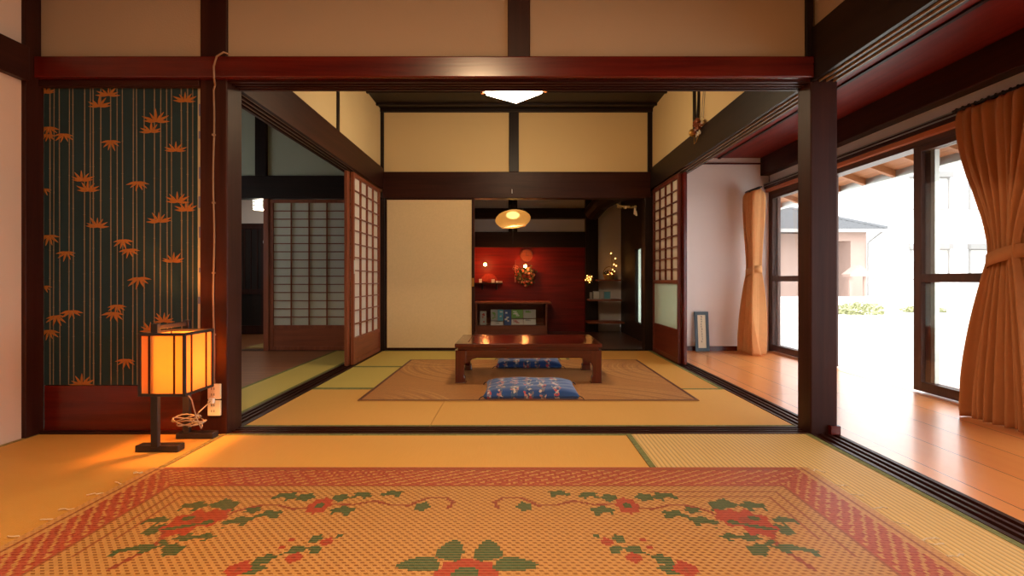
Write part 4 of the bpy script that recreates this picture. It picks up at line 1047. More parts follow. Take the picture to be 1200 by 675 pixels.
for sx, sy in ((0, 0), (1, 0), (0, 1), (1, 1)):
    x = tx0 + .004 if sx == 0 else tx1 - .004; y = ty0 + .004 if sy == 0 else ty1 - .004
    dx_ = 1 if sx == 0 else -1; dy_ = 1 if sy == 0 else -1
    m2 = MB(); secs = [(tz - .048, .078), (tz - .13, .078), (tz - .16, .064), (.06, .062), (.045, .070), (ZR + .001, .074)]
    vs = []
    for z, w_ in secs:
        vs += [(x, y, z), (x + dx_ * w_, y, z), (x + dx_ * w_, y + dy_ * w_, z), (x, y + dy_ * w_, z)]
    fs = [(0, 1, 2, 3)] + [(4 * i + k, 4 * i + (k + 1) % 4, 4 * i + 4 + (k + 1) % 4, 4 * i + 4 + k) for i in range(len(secs) - 1) for k in range(4)] + [tuple(4 * (len(secs) - 1) + k for k in (3, 2, 1, 0))]
    m2.add(vs, fs); o = m2.build('leg', wood('table', 'z'), tb, bevel=0.004)

# ------------------------------------------------------------------ floor cushions
def cushion_mat():
    m, nt, out = new_mat('blue_flowered_cushion'); b = bsdf(nt, out, 0.65, 0.25)
    b.inputs['Sheen Weight'].default_value = 0.3
    tc = N(nt, 'ShaderNodeTexCoord'); sp = N(nt, 'ShaderNodeSeparateXYZ'); nt.links.new(tc.outputs['Object'], sp.inputs[0])
    u = math_node(nt, 'ADD', math_node(nt, 'DIVIDE', sp.outputs['X'], 0.088), 0.70)
    uf = math_node(nt, 'FRACT', u)
    dd = math_node(nt, 'ABSOLUTE', math_node(nt, 'SUBTRACT', uf, 0.5))
    v = math_node(nt, 'MULTIPLY', sp.outputs['Y'], 2 * PI / 0.125)
    wob = math_node(nt, 'MULTIPLY', math_node(nt, 'SINE', math_node(nt, 'ADD', v, math_node(nt, 'MULTIPLY', math_node(nt, 'FLOOR', u), 1.9))), 0.10)
    nz = N(nt, 'ShaderNodeTexNoise'); setin(nz, Scale=55.0, Detail=2.0); nt.links.new(tc.outputs['Object'], nz.inputs['Vector'])
    lim = math_node(nt, 'ADD', math_node(nt, 'ADD', 0.04, wob), math_node(nt, 'MULTIPLY', nz.outputs['Fac'], 0.42))
    inr = math_node(nt, 'MULTIPLY', math_node(nt, 'LESS_THAN', sp.outputs['X'], 0.205), math_node(nt, 'GREATER_THAN', sp.outputs['X'], -0.275))
    mask = math_node(nt, 'MULTIPLY', math_node(nt, 'LESS_THAN', dd, lim), inr)
    vo = N(nt, 'ShaderNodeTexVoronoi'); setin(vo, Scale=62.0); nt.links.new(tc.outputs['Object'], vo.inputs['Vector'])
    sc = N(nt, 'ShaderNodeSeparateColor'); nt.links.new(vo.outputs['Color'], sc.inputs[0])
    rp = N(nt, 'ShaderNodeValToRGB'); rp.color_ramp.interpolation = 'CONSTANT'
    cols = [(0.0, (0.02, 0.05, 0.17)), (.22, (0.56, 0.46, 0.38)), (.40, (0.50, 0.07, 0.08)), (.52, (0.16, 0.15, 0.19)), (.68, (0.44, 0.20, 0.18)), (.80, (0.05, 0.10, 0.20))]
    el = rp.color_ramp.elements; el[0].position = 0; el[0].color = c4(cols[0][1]); el[1].position = cols[1][0]; el[1].color = c4(cols[1][1])
    for p_, c_ in cols[2:]: e = el.new(p_); e.color = c4(c_)
    nt.links.new(sc.outputs[0], rp.inputs[0])
    nt.links.new(mix_col(nt, mask, (0.014, 0.065, 0.235), rp.outputs[0]), b.inputs['Base Color'])
    return m
CM = cushion_mat()
M['cushion_edge'] = plain('dark_cushion_tassel', (0.03, 0.03, 0.05), 0.8)
def cushion(cx, cy, sx, sy, hh, label, rz=0.0):
    o = empty('floor_cushion', (cx, cy, ZR), label, 'cushion', rz, 'blue flowered floor cushions')
    n = 44; vs = []; fs = []
    for side in (1, -1):
        for i in range(n + 1):
            for j in range(n + 1):
                u = -1 + 2 * i / n; v = -1 + 2 * j / n
                p = (max(0, 1 - abs(u) ** 3.2) * max(0, 1 - abs(v) ** 4.0)) ** 0.36
                pin = 1 - 0.045 * (1 - abs(v) ** 2) * abs(u) ** 6; pin2 = 1 - 0.045 * (1 - abs(u) ** 2) * abs(v) ** 6
                wr = 0.0025 * math.sin(9 * u + 4 * v) * p + 0.002 * math.sin(17 * v - 5 * u) * p
                z = hh * .5 + side * (p * hh * .5) + (wr if side > 0 else 0)
                if side < 0: z = max(hh * .5 - p * hh * 1.2, 0.001) if p > 0 else hh * .5
                z -= (1 - p) * hh * .22
                vs.append((u * sx / 2 * pin, v * sy / 2 * pin2, max(z, 0.001)))
    W = n + 1
    for i in range(n):
        for j in range(n):
            a = i * W + j; fs.append((a, a + W, a + W + 1, a + 1)); b_ = a + W * W; fs.append((b_, b_ + 1, b_ + W + 1, b_ + W))
    mb = MB(); mb.add(vs, fs); mb.build('cover', CM, o, smooth=True, local=True, origin=(0, 0, 0))
    for su in (-1, 1):
        for sv in (-1, 1):
            mb = MB()
            for k in range(4):
                mb.tube([(su * sx * .49, sv * sy * .49, hh * .3), (su * (sx * .5 + .012), sv * (sy * .5 + .006 * k), hh * .22), (su * (sx * .5 + .022), sv * (sy * .49 + .010 * k), .004)], .002, 5)
            mb.build('corner_tassel', M['cushion_edge'], o, local=True)
    return o
cushion(0.105, 3.62, 0.605, 0.47, 0.072, 'blue floor cushion with flower columns, in front of the low table', 0.0)
cushion(0.12, 4.80, 0.56, 0.46, 0.072, 'blue floor cushion with flower columns, behind the low table', 0.0)

# ------------------------------------------------------------------ standing paper lantern
ln = empty('paper_lantern', (-1.51, 2.49, 0.0), 'lit standing lantern of cream paper in a black wooden box frame', 'lantern')
bx0, bx1, by0, by1, bz0, bz1 = -1.612, -1.409, 2.335, 2.560, 0.250, 0.522
Bk = M['blackpaint']
mb = MB(); t = 0.012
for x in (bx0, bx1 - t):
    for y in (by0, by1 - t): mb.box(x, x + t, y, y + t, bz0, bz1)
for z in (bz0, bz1 - t):
    for y in (by0, by1 - t): mb.box(bx0 + t, bx1 - t, y, y + t, z, z + t)
    for x in (bx0, bx1 - t): mb.box(x, x + t, by0 + t, by1 - t, z, z + t)
mb.build('box_frame', Bk, ln, bevel=0.0015)
mb = MB(); s_ = 0.007
for x in (bx0 + .044, bx1 - .052):
    for y in (by0 + .001, by1 - .007): mb.box(x, x + s_, y, y + .005, bz0 + t, bz1 - t)
for y in (by0 + .050, by1 - .062):
    for x in (bx0 + .001, bx1 - .006): mb.box(x, x + .005, y, y + s_, bz0 + t, bz1 - t)
mb.build('bars', wood('brown', 'z'), ln)
mb = MB(); e_ = .007
mb.box(bx0 + t, bx1 - t, by0 + e_, by0 + e_ + .001, bz0 + t, bz1 - t); mb.box(bx0 + t, bx1 - t, by1 - e_ - .001, by1 - e_, bz0 + t, bz1 - t)
mb.box(bx0 + e_, bx0 + e_ + .001, by0 + t, by1 - t, bz0 + t, bz1 - t); mb.box(bx1 - e_ - .001, bx1 - e_, by0 + t, by1 - t, bz0 + t, bz1 - t)
mb.build('paper_walls', M['lantern_paper'], ln)
for y, x in ((2.365, -1.556), (2.585, -1.552)):
    st = MB(); st.box(x - .015, x + .015, y - .009, y + .013, 0.026, 0.560); st.build('upright', Bk, ln, bevel=0.002)
MB().box(-1.650, -1.462, 2.372, 2.424, 0.0016, 0.030).build('foot', Bk, ln, bevel=0.004)
MB().box(-1.595, -1.42, 2.568, 2.622, 0.0016, 0.030).build('foot', Bk, ln, bevel=0.004)
mb = MB(); mb.box(-1.562, -1.546, 2.378, 2.576, 0.535, 0.553); mb.build('handle', Bk, ln, bevel=0.002)
MB().box(-1.52, -1.49, 2.43, 2.47, 0.262, 0.285).build('socket', M['cardwhite'], ln)
mb = MB().ball((-1.492, 2.45, 0.345), 0.022, 14); mb.build('bulb', emit_mat('lantern_bulb', (1.0, 0.62, 0.22), 55.0), ln, smooth=True)

# lantern cord, coiled on the mat and plugged in
pts = []
for k in range(64):
    a = k * 0.33; pts.append((-1.52 + .060 * math.cos(a) + .012 * math.sin(k * .13), 2.545 + .035 * math.sin(a * 1.03), 0.012 + .085 * abs(math.sin(k * .035 + .4)) + .012 * math.sin(a * 1.7) + .012))
start = [(-1.500, 2.47, 0.262), (-1.478, 2.50, 0.20), (-1.470, 2.52, 0.12)]
end = [(-1.47, 2.545, 0.135), (-1.47, 2.60, 0.15), (-1.462, 2.622, 0.165), (-1.46, 2.630, 0.168)]
root = MB().tube(start + pts + end, 0.0030, 6).build('cord', M['whitecord'], ln); root.location = root.location
MB().box(-1.472, -1.448, 2.622, 2.642, 0.155, 0.180).build('plug', M['cardwhite'], ln, bevel=0.003)
# outlets on the post
def outlet(z0, label):
    r = empty('wall_socket', (-1.455, 2.65, z0), label, 'socket', group='wall sockets')
    MB().box(-1.486, -1.424, 2.642, 2.6555, z0, z0 + .074).build('plate', M['outlet'], r, bevel=0.003)
    mb = MB()
    for zz in (z0 + .018, z0 + .046):
        mb.box(-1.467, -1.464, 2.6412, 2.643, zz, zz + .011); mb.box(-1.455, -1.452, 2.6412, 2.643, zz, zz + .011)
    mb.build('slots', M['slot'], r)
outlet(0.172, 'upper cream wall socket on the post beside the lantern'); outlet(0.088 + .004, 'lower cream wall socket with the lantern cord plugged in')
# cable down the post
cp = [at(270, 64, 2.60), at(262, 61, 2.58), at(254, 66, 2.585), at(250.5, 78, 2.60), at(251, 92, 2.60), at(252, 100, 2.645)]
cp = [Vector((p.x, p.y, p.z)) for p in cp] + [Vector((-1.459 + .003 * math.sin(k * 1.1), 2.649, 1.67 - k * .1)) for k in range(0, 15)] + [Vector((-1.456, 2.649, .25))]
o = MB().tube(cp, 0.0042, 8).build('wall_cable', M['cable']); tag(o, 'tan cable running down the reddish post to the sockets', 'cable')
for z in (1.45, 1.12, .78, .48): MB().box(-1.466, -1.452, 2.643, 2.655, z, z + .008).build('clip', M['cable'], o)

# ------------------------------------------------------------------ pendant lamps
pl = empty('pendant_lamp', (-0.005, 4.27, 2.20), 'bright square lamp with wooden corners hanging under the dark ceiling', 'pendant lamp', rz=math.radians(45 - 5))
mb = MB(); hw = 0.165
secs = [(0.0, hw * .93), (0.035, hw), (0.10, hw), (0.12, hw * .85)]
vs = []
for z, w_ in secs: vs += [(-w_, -w_, z), (w_, -w_, z), (w_, w_, z), (-w_, w_, z)]
fs = [(0, 3, 2, 1)] + [(4 * i + k, 4 * i + (k + 1) % 4, 4 * i + 4 + (k + 1) % 4, 4 * i + 4 + k) for i in range(3) for k in range(4)] + [(12, 13, 14, 15)]
mb.add(vs, fs); mb.build('shade', M['shade_hot'], pl, local=True)
mb = MB(); hw2 = hw + .008
for sx in (-1, 1):
    for sy in (-1, 1): mb.box(sx * hw2 - .012, sx * hw2 + .012, sy * hw2 - .012, sy * hw2 + .012, .012, .118)
for s__ in (-1, 1):
    mb.box(-hw2, hw2, s__ * hw2 - .006, s__ * hw2 + .006, .100, .118); mb.box(s__ * hw2 - .006, s__ * hw2 + .006, -hw2, hw2, .100, .118)
mb.build('wooden_frame', wood('railing', 'x'), pl, local=True)
MB().cyl((0, 0, .12), (0, 0, .36), .006, n=8).build('cord', Bk, pl, local=True)
# amber pendant in the hall
c = at(601, 256, 6.4); Rt = Matrix.Rotation(math.radians(-6), 3, 'Y')
ap = empty('pendant_lamp', (c.x, c.y, c.z - .1), 'round amber glass pendant hanging in the hall opening', 'pendant lamp')
prof = [(0.045, 0.100), (0.10, 0.088), (0.155, 0.065), (0.195, 0.030), (0.210, -0.005), (0.200, -0.040), (0.175, -0.070), (0.140, -0.095)]
MB().lathe(prof, tuple(c), 40, R=Rt).build('shade', M['amber'], ap, smooth=True)
MB().lathe([(0.140, -0.095), (0.143, -0.100), (0.137, -0.100), (0.137, -0.094), (0.140, -0.095)], tuple(c), 40, R=Rt).build('rim', M['gold'], ap)
MB().ball((c.x, c.y, c.z + .038), 0.078, 20, sz=.55).build('globe', M['white_glow'], ap, smooth=True)
MB().lathe([(0.001, -.088), (0.132, -.088), (.132, -.085), (.001, -.085)], tuple(c), 32, R=Rt).build('diffuser', emit_mat('lit_diffuser', (1.0, 0.74, 0.36), 1.0), ap)
mb = MB().cyl((c.x, c.y, c.z + .09), (c.x, c.y, c.z + .16), .048, .040, 20); mb.build('cap', Bk, ap)
MB().cyl((c.x, c.y, c.z + .16), (c.x, c.y, 2.30), .005, n=8).build('cord', Bk, ap)
MB().tube([(c.x, c.y, c.z - .085), (c.x + .002, c.y, c.z - .22), (c.x, c.y, c.z - .30)], .0022, 6).build('pull_cord', M['blackpaint'], ap)
# hook on the back beam
h0 = at(600, 224, YB - .01)
o = MB().tube([(h0.x, YB - .003, h0.z + .02), (h0.x, YB - .02, h0.z + .012), (h0.x, YB - .022, h0.z - .012), (h0.x, YB - .012, h0.z - .022)], .004, 6).build('beam_hook', M['porcelain']); tag(o, 'small pale hook on the dark back beam above the amber pendant', 'hook')

# ceiling lamp of the front room (above and behind the camera)
fl_ = empty('ceiling_lamp', (-0.3, 0.5, 2.40), 'round ceiling lamp of the front room, not seen from the rug', 'ceiling lamp')
MB().lathe([(0.001, 2.44), (0.20, 2.44), (0.26, 2.48), (0.27, 2.53), (0.22, 2.56)], (-0.3, 0.5, 0), 36).build('shade', emit_mat('lit_front_shade', (1.0, 0.70, 0.36), 3.0), fl_, smooth=True)
MB().cyl((-0.3, 0.5, 2.56), (-0.3, 0.5, 2.62), .20, n=30).build('base', M['cardwhite'], fl_)

# ------------------------------------------------------------------ hall furnishings
bk = empty('brochure_cabinet', (-0.02, 7.72, 0), 'low red brown cabinet with an open shelf of brochures against the red wall', 'cabinet')
bw = wood('shoji', 'x')
mb = MB(); X0, X1 = -.54, .45
mb.box(X0 - .02, X1 + .06, 7.50, 7.98, .42, .445); mb.box(X0, X0 + .025, 7.52, 7.96, 0, .42); mb.box(X1 - .025, X1, 7.52, 7.96, 0, .42)
mb.box(X0 + .025, X1 - .025, 7.93, 7.96, 0, .42)
mb.build('carcass', bw, bk, bevel=.003)
MB().box(X0 + .025, X1 - .025, 7.53, 7.93, .10, .12).build('shelf', bw, bk)
MB().box(X0 + .025, X1 - .025, 7.53, 7.55, 0, .10).build('plinth', bw, bk)
def leaflet(px0, px1, py0, py1, mat, mat2, label, D=7.60):
    a = at(px0, py1, D); b = at(px1, py0, D); w_ = b.x - a.x; hh_ = b.z - a.z; tilt = .03
    mb = MB(); mb.add([(a.x, D, a.z), (b.x, D, a.z), (b.x, D + tilt, b.z), (a.x, D + tilt, b.z), (a.x, D + .012, a.z), (b.x, D + .012, a.z), (b.x, D + tilt + .012, b.z), (a.x, D + tilt + .012, b.z)],
        [(0, 1, 2, 3), (7, 6, 5, 4), (0, 4, 5, 1), (1, 5, 6, 2), (2, 6, 7, 3), (3, 7, 4, 0)], 0)
    r5 = random.Random(px0)
    for k in range(5):
        u0 = a.x + w_ * r5.uniform(.08, .5); u1 = u0 + w_ * r5.uniform(.2, .4); f0 = r5.uniform(.1, .8); f1 = f0 + .10
        mb.add([(u0, D + tilt * f0 - .002, a.z + hh_ * f0), (u1, D + tilt * f0 - .002, a.z + hh_ * f0), (u1, D + tilt * f1 - .002, a.z + hh_ * f1), (u0, D + tilt * f1 - .002, a.z + hh_ * f1)], [(0, 1, 2, 3)], 1)
    o = mb.build('brochure', [mat, mat2]); tag(o, label, 'brochure', 'brochures in the hall cabinet')
for a in [(562.5, 570, 365, 380.5, 'cardgrey', 'cardred', 'narrow grey brochure alone at the left end of the cabinet shelf'),
          (575, 583, 363, 376, 'cardgrey', 'cardgreen', 'grey brochure with green print left of the cyan one'),
          (583.2, 590, 363, 376, 'cardcyan', 'cardwhite', 'cyan brochure between grey and dark blue ones'),
          (575, 589.5, 376.3, 381, 'cardwhite', 'cardgrey', 'white card lying low under the cyan brochure'),
          (590.8, 599, 363, 381, 'cardblue', 'cardwhite', 'dark blue brochure in the middle of the cabinet shelf'),
          (599.5, 613, 363, 373, 'cardgreen', 'cardwhite', 'green landscape brochure right of the dark blue one'),
          (613.4, 628, 363, 373, 'cardgrey', 'cardgreen', 'pale grey brochure at the right end of the cabinet shelf'),
          (599.5, 613, 374, 380.5, 'cardwhite', 'cardred', 'white leaflet below the green landscape brochure'),
          (613.4, 628, 374, 380.5, 'cardwhite', 'cardgrey', 'white leaflet below the pale grey brochure')]:
    leaflet(a[0], a[1], a[2], a[3], M[a[4]], M[a[5]], a[6])
# wall shelf
a = at(556, 333, 7.88); b = at(589, 331, 7.88)
sh = MB().box(a.x - .03, b.x, 7.86, 7.999, a.z, a.z + .02).build('wall_shelf', wood('brown', 'x')); tag(sh, 'thin dark shelf on the red wall at left', 'shelf')
MB().box(a.x + .1, a.x + .12, 7.9, 7.995, a.z - .08, a.z).build('bracket', wood('brown', 'z'), sh); MB().box(b.x - .1, b.x - .08, 7.9, 7.995, a.z - .08, a.z).build('bracket', wood('brown', 'z'), sh)
zs = a.z + .02
def small_box(px0, px1, h_, mat, label, cat='box'):
    p0 = at(px0, 330, 7.92); p1 = at(px1, 330, 7.92)
    mb = MB().box(p0.x, p1.x, 7.90, 7.95, zs, zs + h_); mb.box(p0.x - .002, p1.x + .002, 7.898, 7.952, zs + h_ * .72, zs + h_ * .78)
    o = mb.build('trinket_box', mat, bevel=.002); tag(o, label, cat, 'small boxes on the hall shelf')
small_box(561.5, 564.5, .055, M['cardwhite'], 'small upright pale box near the left end of the hall shelf')
small_box(576, 579.5, .050, M['cardwhite'], 'small pale box in the middle of the hall shelf')
small_box(581, 584.2, .028, M['cardwhite'], 'tiny low pale box right of the middle on the hall shelf')
small_box(585, 588.5, .026, M['shell'], 'tiny low tan box at the right end of the hall shelf')
# fan ornament on the shelf
fn = MB(); c0 = at(573, 331, 7.95)
for k in range(11):
    a0 = math.radians(12 + k * 14.2); a1 = a0 + math.radians(13.4); R0, R1 = .02, .125
    fn.poly_xz([(c0.x + R0 * math.cos(a1), zs + .01 + R0 * math.sin(a1)), (c0.x + R0 * math.cos(a0), zs + .01 + R0 * math.sin(a0)), (c0.x + R1 * math.cos(a0), zs + .01 + R1 * math.sin(a0)), (c0.x + R1 * math.cos(a1), zs + .01 + R1 * math.sin(a1))], 7.965 + (k % 2) * .004, 7.97 + (k % 2) * .004)
fn.box(c0.x - .025, c0.x + .025, 7.955, 7.985, zs, zs + .02)
o = fn.build('folding_fan', M['flowerred']); tag(o, 'open dark red folding fan standing on the hall shelf', 'fan')
# spot lamps
def spot(px, py, label):
    c = at(px, py, 7.84); r = empty('wall_lamp', (c.x, 7.99, c.z), label, 'wall lamp', group='small orange wall lamps')
    MB().cyl((c.x, 7.999, c.z), (c.x, 7.975, c.z), .028, n=20).build('base', Bk, r)
    MB().tube([(c.x, 7.98, c.z), (c.x, 7.93, c.z - .01), (c.x, 7.885, c.z)], .008, 8).build('arm', Bk, r)
    MB().cyl((c.x, 7.89, c.z), (c.x, 7.862, c.z), .016, .022, 14).build('socket', Bk, r)
    MB().ball((c.x, 7.845, c.z), .021, 14).build('bulb', M['redbulb'], r, smooth=True)
    l = bpy.data.lights.new('wall_lamp_light', 'POINT'); l.color = (1, .30, .08); l.energy = 4.8; l.shadow_soft_size = .03
    lo = bpy.data.objects.new('wall_lamp_light', l); COL.objects.link(lo); lo.location = Vector((c.x, 7.80, c.z)) - r.location; lo.parent = r
spot(568.5, 310, 'left glowing orange wall lamp above the hall shelf'); spot(615.5, 312, 'right glowing orange wall lamp between clock and wreath')
# clock
c = at(617, 299, 7.93)
ck = empty('wall_clock', (c.x, 7.99, c.z - .09), 'round wall clock with a dim tan face on the red wall', 'clock')
MB().lathe([(.001, 0), (.088, 0), (.092, .012), (.088, .03), (.001, .03)], (c.x, 7.998, c.z), 36, R=Matrix.Rotation(PI/2, 3, 'X')).build('case', wood('shoji', 'z'), ck)
MB().cyl((c.x, 7.967, c.z), (c.x, 7.964, c.z), .076, n=36).build('face', wood('shoji', 'x'), ck)
MB().box(c.x - .003, c.x + .003, 7.961, 7.964, c.z - .005, c.z + .05).build('minute_hand', M['ink'], ck); MB().box(c.x - .005, c.x + .035, 7.959, 7.961, c.z - .003, c.z + .003).build('hour_hand', M['ink'], ck)
for k in range(12):
    a = k * PI / 6; MB().obox((c.x + .066 * math.sin(a), 7.9635, c.z + .066 * math.cos(a)), .003, .002, .010, (0, a, 0)).build('hour_mark', M['ink'], ck)
# wreath
c = at(616, 324, 7.93); r6 = random.Random(9)
wr = empty('wreath', (c.x, 7.96, c.z - .15), 'round dried flower wreath on the red wall below the clock', 'wreath')
mb = MB().lathe([(.10 + .03 * math.cos(t * PI / 4), .03 * math.sin(t * PI / 4)) for t in range(9)], (c.x, 7.971, c.z), 30, R=Matrix.Rotation(PI/2, 3, 'X')); mb.build('ring', M['darkleaf'], wr)
mb = MB()
for k in range(150):
    a = r6.uniform(0, 2 * PI); rr_ = .098 + r6.gauss(0, .028); p = Vector((c.x + rr_ * math.cos(a), 7.945 - r6.uniform(0, .05), c.z + rr_ * math.sin(a)))
    mb.obox(p, .034, .006, .016, (r6.uniform(-1, 1), r6.uniform(0, 6), r6.uniform(-1, 1)))
mb.build('leaves', M['darkleaf'], wr)['kind'] = 'stuff'
mb = MB()
for k in range(46):
    a = r6.uniform(0, 2 * PI); rr_ = .098 + r6.gauss(0, .024); p = Vector((c.x + rr_ * math.cos(a), 7.925 - r6.uniform(0, .03), c.z + rr_ * math.sin(a)))
    for q in range(5):
        b_ = q * 1.256; mb.obox(p + Vector((.009 * math.cos(b_), 0, .009 * math.sin(b_))), .013, .006, .009, (0, -b_, 0), mi=k % 2)
mb.build('dried_flowers', [M['flowerred'], M['flowerpink']], wr)['kind'] = 'stuff'
# hanging ornament
c = at(604, 314, 7.93)
orn = empty('hanging_charm', (c.x, 7.96, c.z - .12), 'pale knotted charm with a long tassel hanging left of the wreath', 'charm')
mb = MB()
for k in range(4):
    a = k * PI / 2 + .4; mb.lathe([(.018, -.003), (.024, 0), (.018, .003), (.018, -.003)], (c.x + .02 * math.cos(a), 7.96, c.z + .02 * math.sin(a)), 14, R=Matrix.Rotation(PI/2, 3, 'X'))
mb.build('knot', M['flowerpink'], orn)
mb = MB()
for k in range(7): mb.tube([(c.x, 7.96, c.z - .02), (c.x + (k - 3) * .003, 7.96, c.z - .10), (c.x + (k - 3) * .004, 7.96, c.z - .21)], .0018, 5)
mb.build('tassel', M['flowerpink'], orn)
MB().cyl((c.x, 7.96, c.z + .02), (c.x, 7.985, c.z + .12), .0015, n=5).build('string', M['whitecord'], orn)

# right corner shelves
def board(px0, px1, py, D0_, D1_, label):
    a = at(px0, py, D0_); b = at(px1, py, D0_)
    o = MB().box(a.x, b.x, D0_, D1_, a.z - .022, a.z).build('corner_shelf', wood('shoji', 'x')); tag(o, label, 'shelf', 'corner shelves of the hall')
    return a.z
z1_ = board(691, 729, 351, 7.60, 7.895, 'upper reddish corner shelf holding framed cards')
z2_ = board(690, 732, 377.5, 7.55, 7.895, 'lower reddish corner shelf, empty')
z0_ = board(700, 728, 327.5, 7.70, 7.999, 'topmost dark corner shelf carrying the lit basket')
def photo(px, w_, h_, mat, label, rz=0.0):
    c = at(px, 350, 7.68); r = empty('card_frame', (c.x, 7.68, z1_), label, 'picture frame', rz, 'framed cards on the corner shelf')
    f = MB()
    for a in ((-w_/2, -w_/2 + .01, 0, h_), (w_/2 - .01, w_/2, 0, h_), (-w_/2 + .01, w_/2 - .01, 0, .01), (-w_/2 + .01, w_/2 - .01, h_ - .01, h_)): f.box(a[0], a[1], -.006, .006, a[2], a[3])
    f.build('frame', M['cardgrey'], r, local=True); MB().box(-w_/2 + .01, w_/2 - .01, -.002, .003, .01, h_ - .01).build('picture', mat, r, local=True)
    MB().box(-.02, .02, .006, .05, 0, .01).build('stand', M['cardgrey'], r, local=True)
photo(699, .10, .115, M['cardwhite'], 'pale framed card at the left of the upper corner shelf', .1)
photo(711.5, .10, .115, M['cardcyan'], 'bluish framed card at the right of the upper corner shelf', -.15)
photo(692.5, .035, .10, M['cardgrey'], 'narrow grey framed card next to the black post', .2)
# baskets
def basket(cx_, cy_, cz_, rad, h_, label, star=False):
    r = empty('basket', (cx_, cy_, cz_), label, 'basket')
    mb = MB(); mb.lathe([(.001, 0), (rad * .75, 0), (rad, h_), (rad * .93, h_), (rad * .7, .01), (.001, .01)], (cx_, cy_, cz_), 24)
    for k in range(5): mb.lathe([(rad * (.77 + .05 * k), h_ * k / 5 + .004), (rad * (.82 + .05 * k), h_ * k / 5 + .008), (rad * (.77 + .05 * k), h_ * k / 5 + .012)], (cx_, cy_, cz_), 24)
    mb.build('bowl', M['rope'], r)
    hd = MB().tube([(cx_ + rad * 1.0 * math.cos(t * PI / 12), cy_, cz_ + h_ + rad * 1.3 * math.sin(t * PI / 12)) for t in range(13)], .006, 6); hd.build('handle', M['rope'], r)
    lf = MB(); r7 = random.Random(int(cx_ * 100))
    for k in range(70):
        a = r7.uniform(0, 2 * PI); rr_ = rad * r7.uniform(0, 1.05)
        lf.obox((cx_ + rr_ * math.cos(a), cy_ + rr_ * math.sin(a) * .8, cz_ + h_ + r7.uniform(-.01, .05)), .04, .004, .014, (r7.uniform(-1, 1), r7.uniform(-2, 2), r7.uniform(0, 6)), mi=k % 3 == 0)
    lf.build('dried_stems', [M['darkleaf'], M['flowerpink']], r)
    for k in range(12):
        a = r7.uniform(0, 2 * PI); rr_ = rad * r7.uniform(.2, 1.1); MB().ball((cx_ + rr_ * math.cos(a), cy_ - abs(rr_ * math.sin(a)), cz_ + h_ * r7.uniform(.2, 1.4)), .005, 8).build('fairy_light', M['fairy'], r)
    return r
cA = at(690, 330, 7.80)
o = MB(); r8 = random.Random(12)
star = empty('straw_star', (cA.x, 7.83, cA.z - .05), 'spiky glowing straw star ornament on the black hall post', 'ornament')
for k in range(26):
    a = k * 2 * PI / 26; L = .075 if k % 2 else .05
    o.tube([(cA.x, 7.80, cA.z + .04), (cA.x + L * math.cos(a), 7.80 - .01 * (k % 3), cA.z + .04 + L * math.sin(a))], [.006, .0015], 5)
o.build('spikes', M['rope'], star)
for k in range(9):
    a = k * .7; MB().ball((cA.x + .025 * math.cos(a) * (1 + k % 2), 7.785, cA.z + .04 + .025 * math.sin(a) * (1 + k % 2)), .006, 8).build('fairy_light', M['fairy'], star)
MB().cyl((cA.x, 7.79, cA.z + .04), (cA.x, 7.902, cA.z + .05), .005, n=6).build('peg', M['rope'], star)
cB = at(714, 327, 7.82); bkt = basket(cB.x, 7.84, z0_, .085, .07, 'straw basket with fairy lights on the topmost corner shelf')
sprig = MB(); ends = []
base = Vector((cB.x + .02, 7.84, z0_ + .06))
tipl = [at(716, 297, 7.84), at(721, 303, 7.84), at(719.5, 310, 7.84), at(722, 311.5, 7.84), at(718, 316, 7.84), at(720, 318, 7.84)]
for tp in tipl: sprig.tube([base, (base + tp) / 2 + Vector((.02, 0, .01)), tp], [.004, .003, .0015], 5)
sp_ = sprig.build('lit_branch', M['rope'], bkt)
for tp in tipl:
    o = MB().ball(tuple(tp), .0075, 10).build('fairy_light', M['fairy'], bkt); o.parent = sp_; o.location = o.location - sp_.location
# ornament at the right end of the back beam
c = at(740, 243, 5.74) + Vector((0, .006, 0))
go = empty('straw_garland', (c.x, 5.77, c.z - .1), 'straw and paper good luck garland at the right end of the back beam', 'garland')
mb = MB().tube([(c.x - .16, 5.782, c.z + .04), (c.x - .08, 5.776, c.z + .012), (c.x, 5.772, c.z), (c.x + .06, 5.780, c.z + .015)], [.004, .007, .009, .005], 8)
for k in range(40):
    t_ = r8.random(); p = Vector((c.x - .15 + .2 * t_, 5.745, c.z + .02)); mb.tube([p, p + Vector((r8.uniform(-.02, .02), -.01, -r8.uniform(.01, .045)))], .0018, 4)
mb.build('straw', M['rope'], go)
mb = MB(); mb.obox((c.x + .035, 5.74, c.z - .04), .020, .003, .070, (0, .1, 0)); mb.obox((c.x + .048, 5.737, c.z - .065), .018, .003, .05, (0, -.15, 0)); mb.obox((c.x - .06, 5.742, c.z - .0), .016, .003, .03, (0, .3, 0))
mb.build('paper_streamers', M['shell'], go)
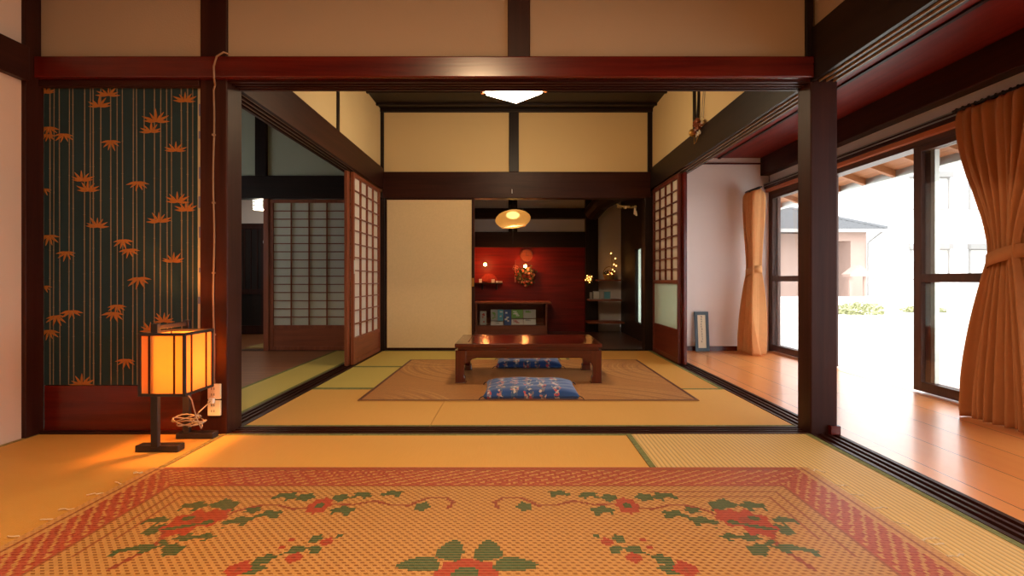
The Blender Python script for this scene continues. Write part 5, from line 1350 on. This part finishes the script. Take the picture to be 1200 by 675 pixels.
# bell and charms hanging in front of the right beam
bp_ = at(811, 157, 4.36)
bo = empty('bell_charm', (1.40, 4.36, bp_.z), 'brass bell with cords, coins and shells hanging on the right beam', 'ornament')
bx = 1.425
MB().ball((1.41, 4.33, bp_.z), .030, 18).build('bell', M['gold'], bo, smooth=True)
mb = MB(); r9 = random.Random(21)
for k in range(16):
    mb.obox((1.43 - r9.uniform(0, .03), 4.25 - r9.uniform(-.05, .10), bp_.z + r9.uniform(-.02, .07)), .02, .03, .022, (r9.uniform(0, 3), r9.uniform(0, 3), r9.uniform(0, 3)))
mb.build('wood_charms', wood('shoji', 'z'), bo)
mb = MB()
for k in range(5):
    mb.lathe([(.010, -.003), (.016, 0), (.010, .003), (.010, -.003)], (1.42, 4.27 - k * .022, bp_.z - .035 + .010 * (k % 2)), 12, R=Matrix.Rotation(PI/2, 3, 'Y'))
mb.ball((1.415, 4.11, bp_.z + .02), .014, 10)
mb.build('shell_rings', M['shell'], bo)
mb = MB()
for k, (yy, rr_) in enumerate(((4.30, .009), (4.31, .009))): mb.tube([(1.432, yy, bp_.z + .01), (1.436, yy, 1.93), (1.452, yy, 2.2), (1.452, yy, 2.45)], rr_, 6)
mb.build('rope', M['blackpaint'], bo)
mb = MB()
for yy in (4.16, 4.20): mb.tube([(1.425, yy, bp_.z + .03), (1.434, yy, 1.94), (1.452, yy, 2.2), (1.452, yy, 2.45)], .003, 6)
mb.build('cords', M['whitecord'], bo)
MB().tube([(1.425, 4.33, bp_.z - .02), (1.42, 4.32, bp_.z - .09), (1.42, 4.27, bp_.z - .085), (1.42, 4.18, bp_.z - .03)], .003, 6).build('wire', M['gold'], bo)

# ------------------------------------------------------------------ lights
def point(name, loc, col, e, r=.05, parent=None):
    l = bpy.data.lights.new(name, 'POINT'); l.color = col; l.energy = e; l.shadow_soft_size = r
    o = bpy.data.objects.new(name, l); COL.objects.link(o); o.location = loc
    return o
WARM = (1.0, 0.66, 0.34)
l = bpy.data.lights.new('front_room_light', 'AREA'); l.shape = 'DISK'; l.size = 0.40; l.color = (1.0, 0.66, 0.36); l.energy = 74
lo = bpy.data.objects.new('front_room_light', l); COL.objects.link(lo); lo.location = (-0.3, 0.5, 2.42)
point('second_room_light', (0, 4.27, 2.15), (1.0, 0.74, 0.42), 48, .12)
point('hall_pendant_light', (at(601, 256, 6.4).x, 6.4, 1.36), (1.0, 0.66, 0.34), 2.2, .05)
point('lantern_light', (-1.492, 2.45, 0.385), (1.0, 0.33, 0.06), 20, .03)
point('side_room_light', (at(307, 239, 6.6).x, 6.6, at(307, 239, 6.6).z - .12), (1.0, 0.90, 0.72), 10, .06)
sun = bpy.data.lights.new('sun', 'SUN'); sun.energy = 1.5; sun.angle = math.radians(2); sun.color = (1, .97, .92)
so = bpy.data.objects.new('sun', sun); COL.objects.link(so); so.rotation_euler = Vector((0.55, 0.45, -0.85)).to_track_quat('-Z', 'Y').to_euler()
wd = bpy.data.worlds.new('world'); SC.world = wd; wd.use_nodes = True
bg = wd.node_tree.nodes['Background']; bg.inputs[0].default_value = (0.93, 0.97, 1.0, 1); bg.inputs[1].default_value = 6.0

# ------------------------------------------------------------------ camera
cam = bpy.data.cameras.new('camera'); cam.sensor_width = 36; cam.lens = 19.2
cam.shift_x = -3.0 / 1200; cam.shift_y = -9.5 / 1200; cam.clip_start = 0.02; cam.clip_end = 300
co = bpy.data.objects.new('camera', cam); COL.objects.link(co); co.location = (0, 0, H); co.rotation_euler = (PI/2, 0, 0)
SC.camera = co
SC.view_settings.view_transform = 'Standard'; SC.view_settings.look = 'None'; SC.view_settings.gamma = 1.0
SC.view_settings.exposure = 0.0; SC.view_settings.use_curve_mapping = False
SC.cycles.use_denoising = True
SC.cycles.max_bounces = 8; SC.cycles.transparent_max_bounces = 12
SC.cycles.sample_clamp_indirect = 6.0
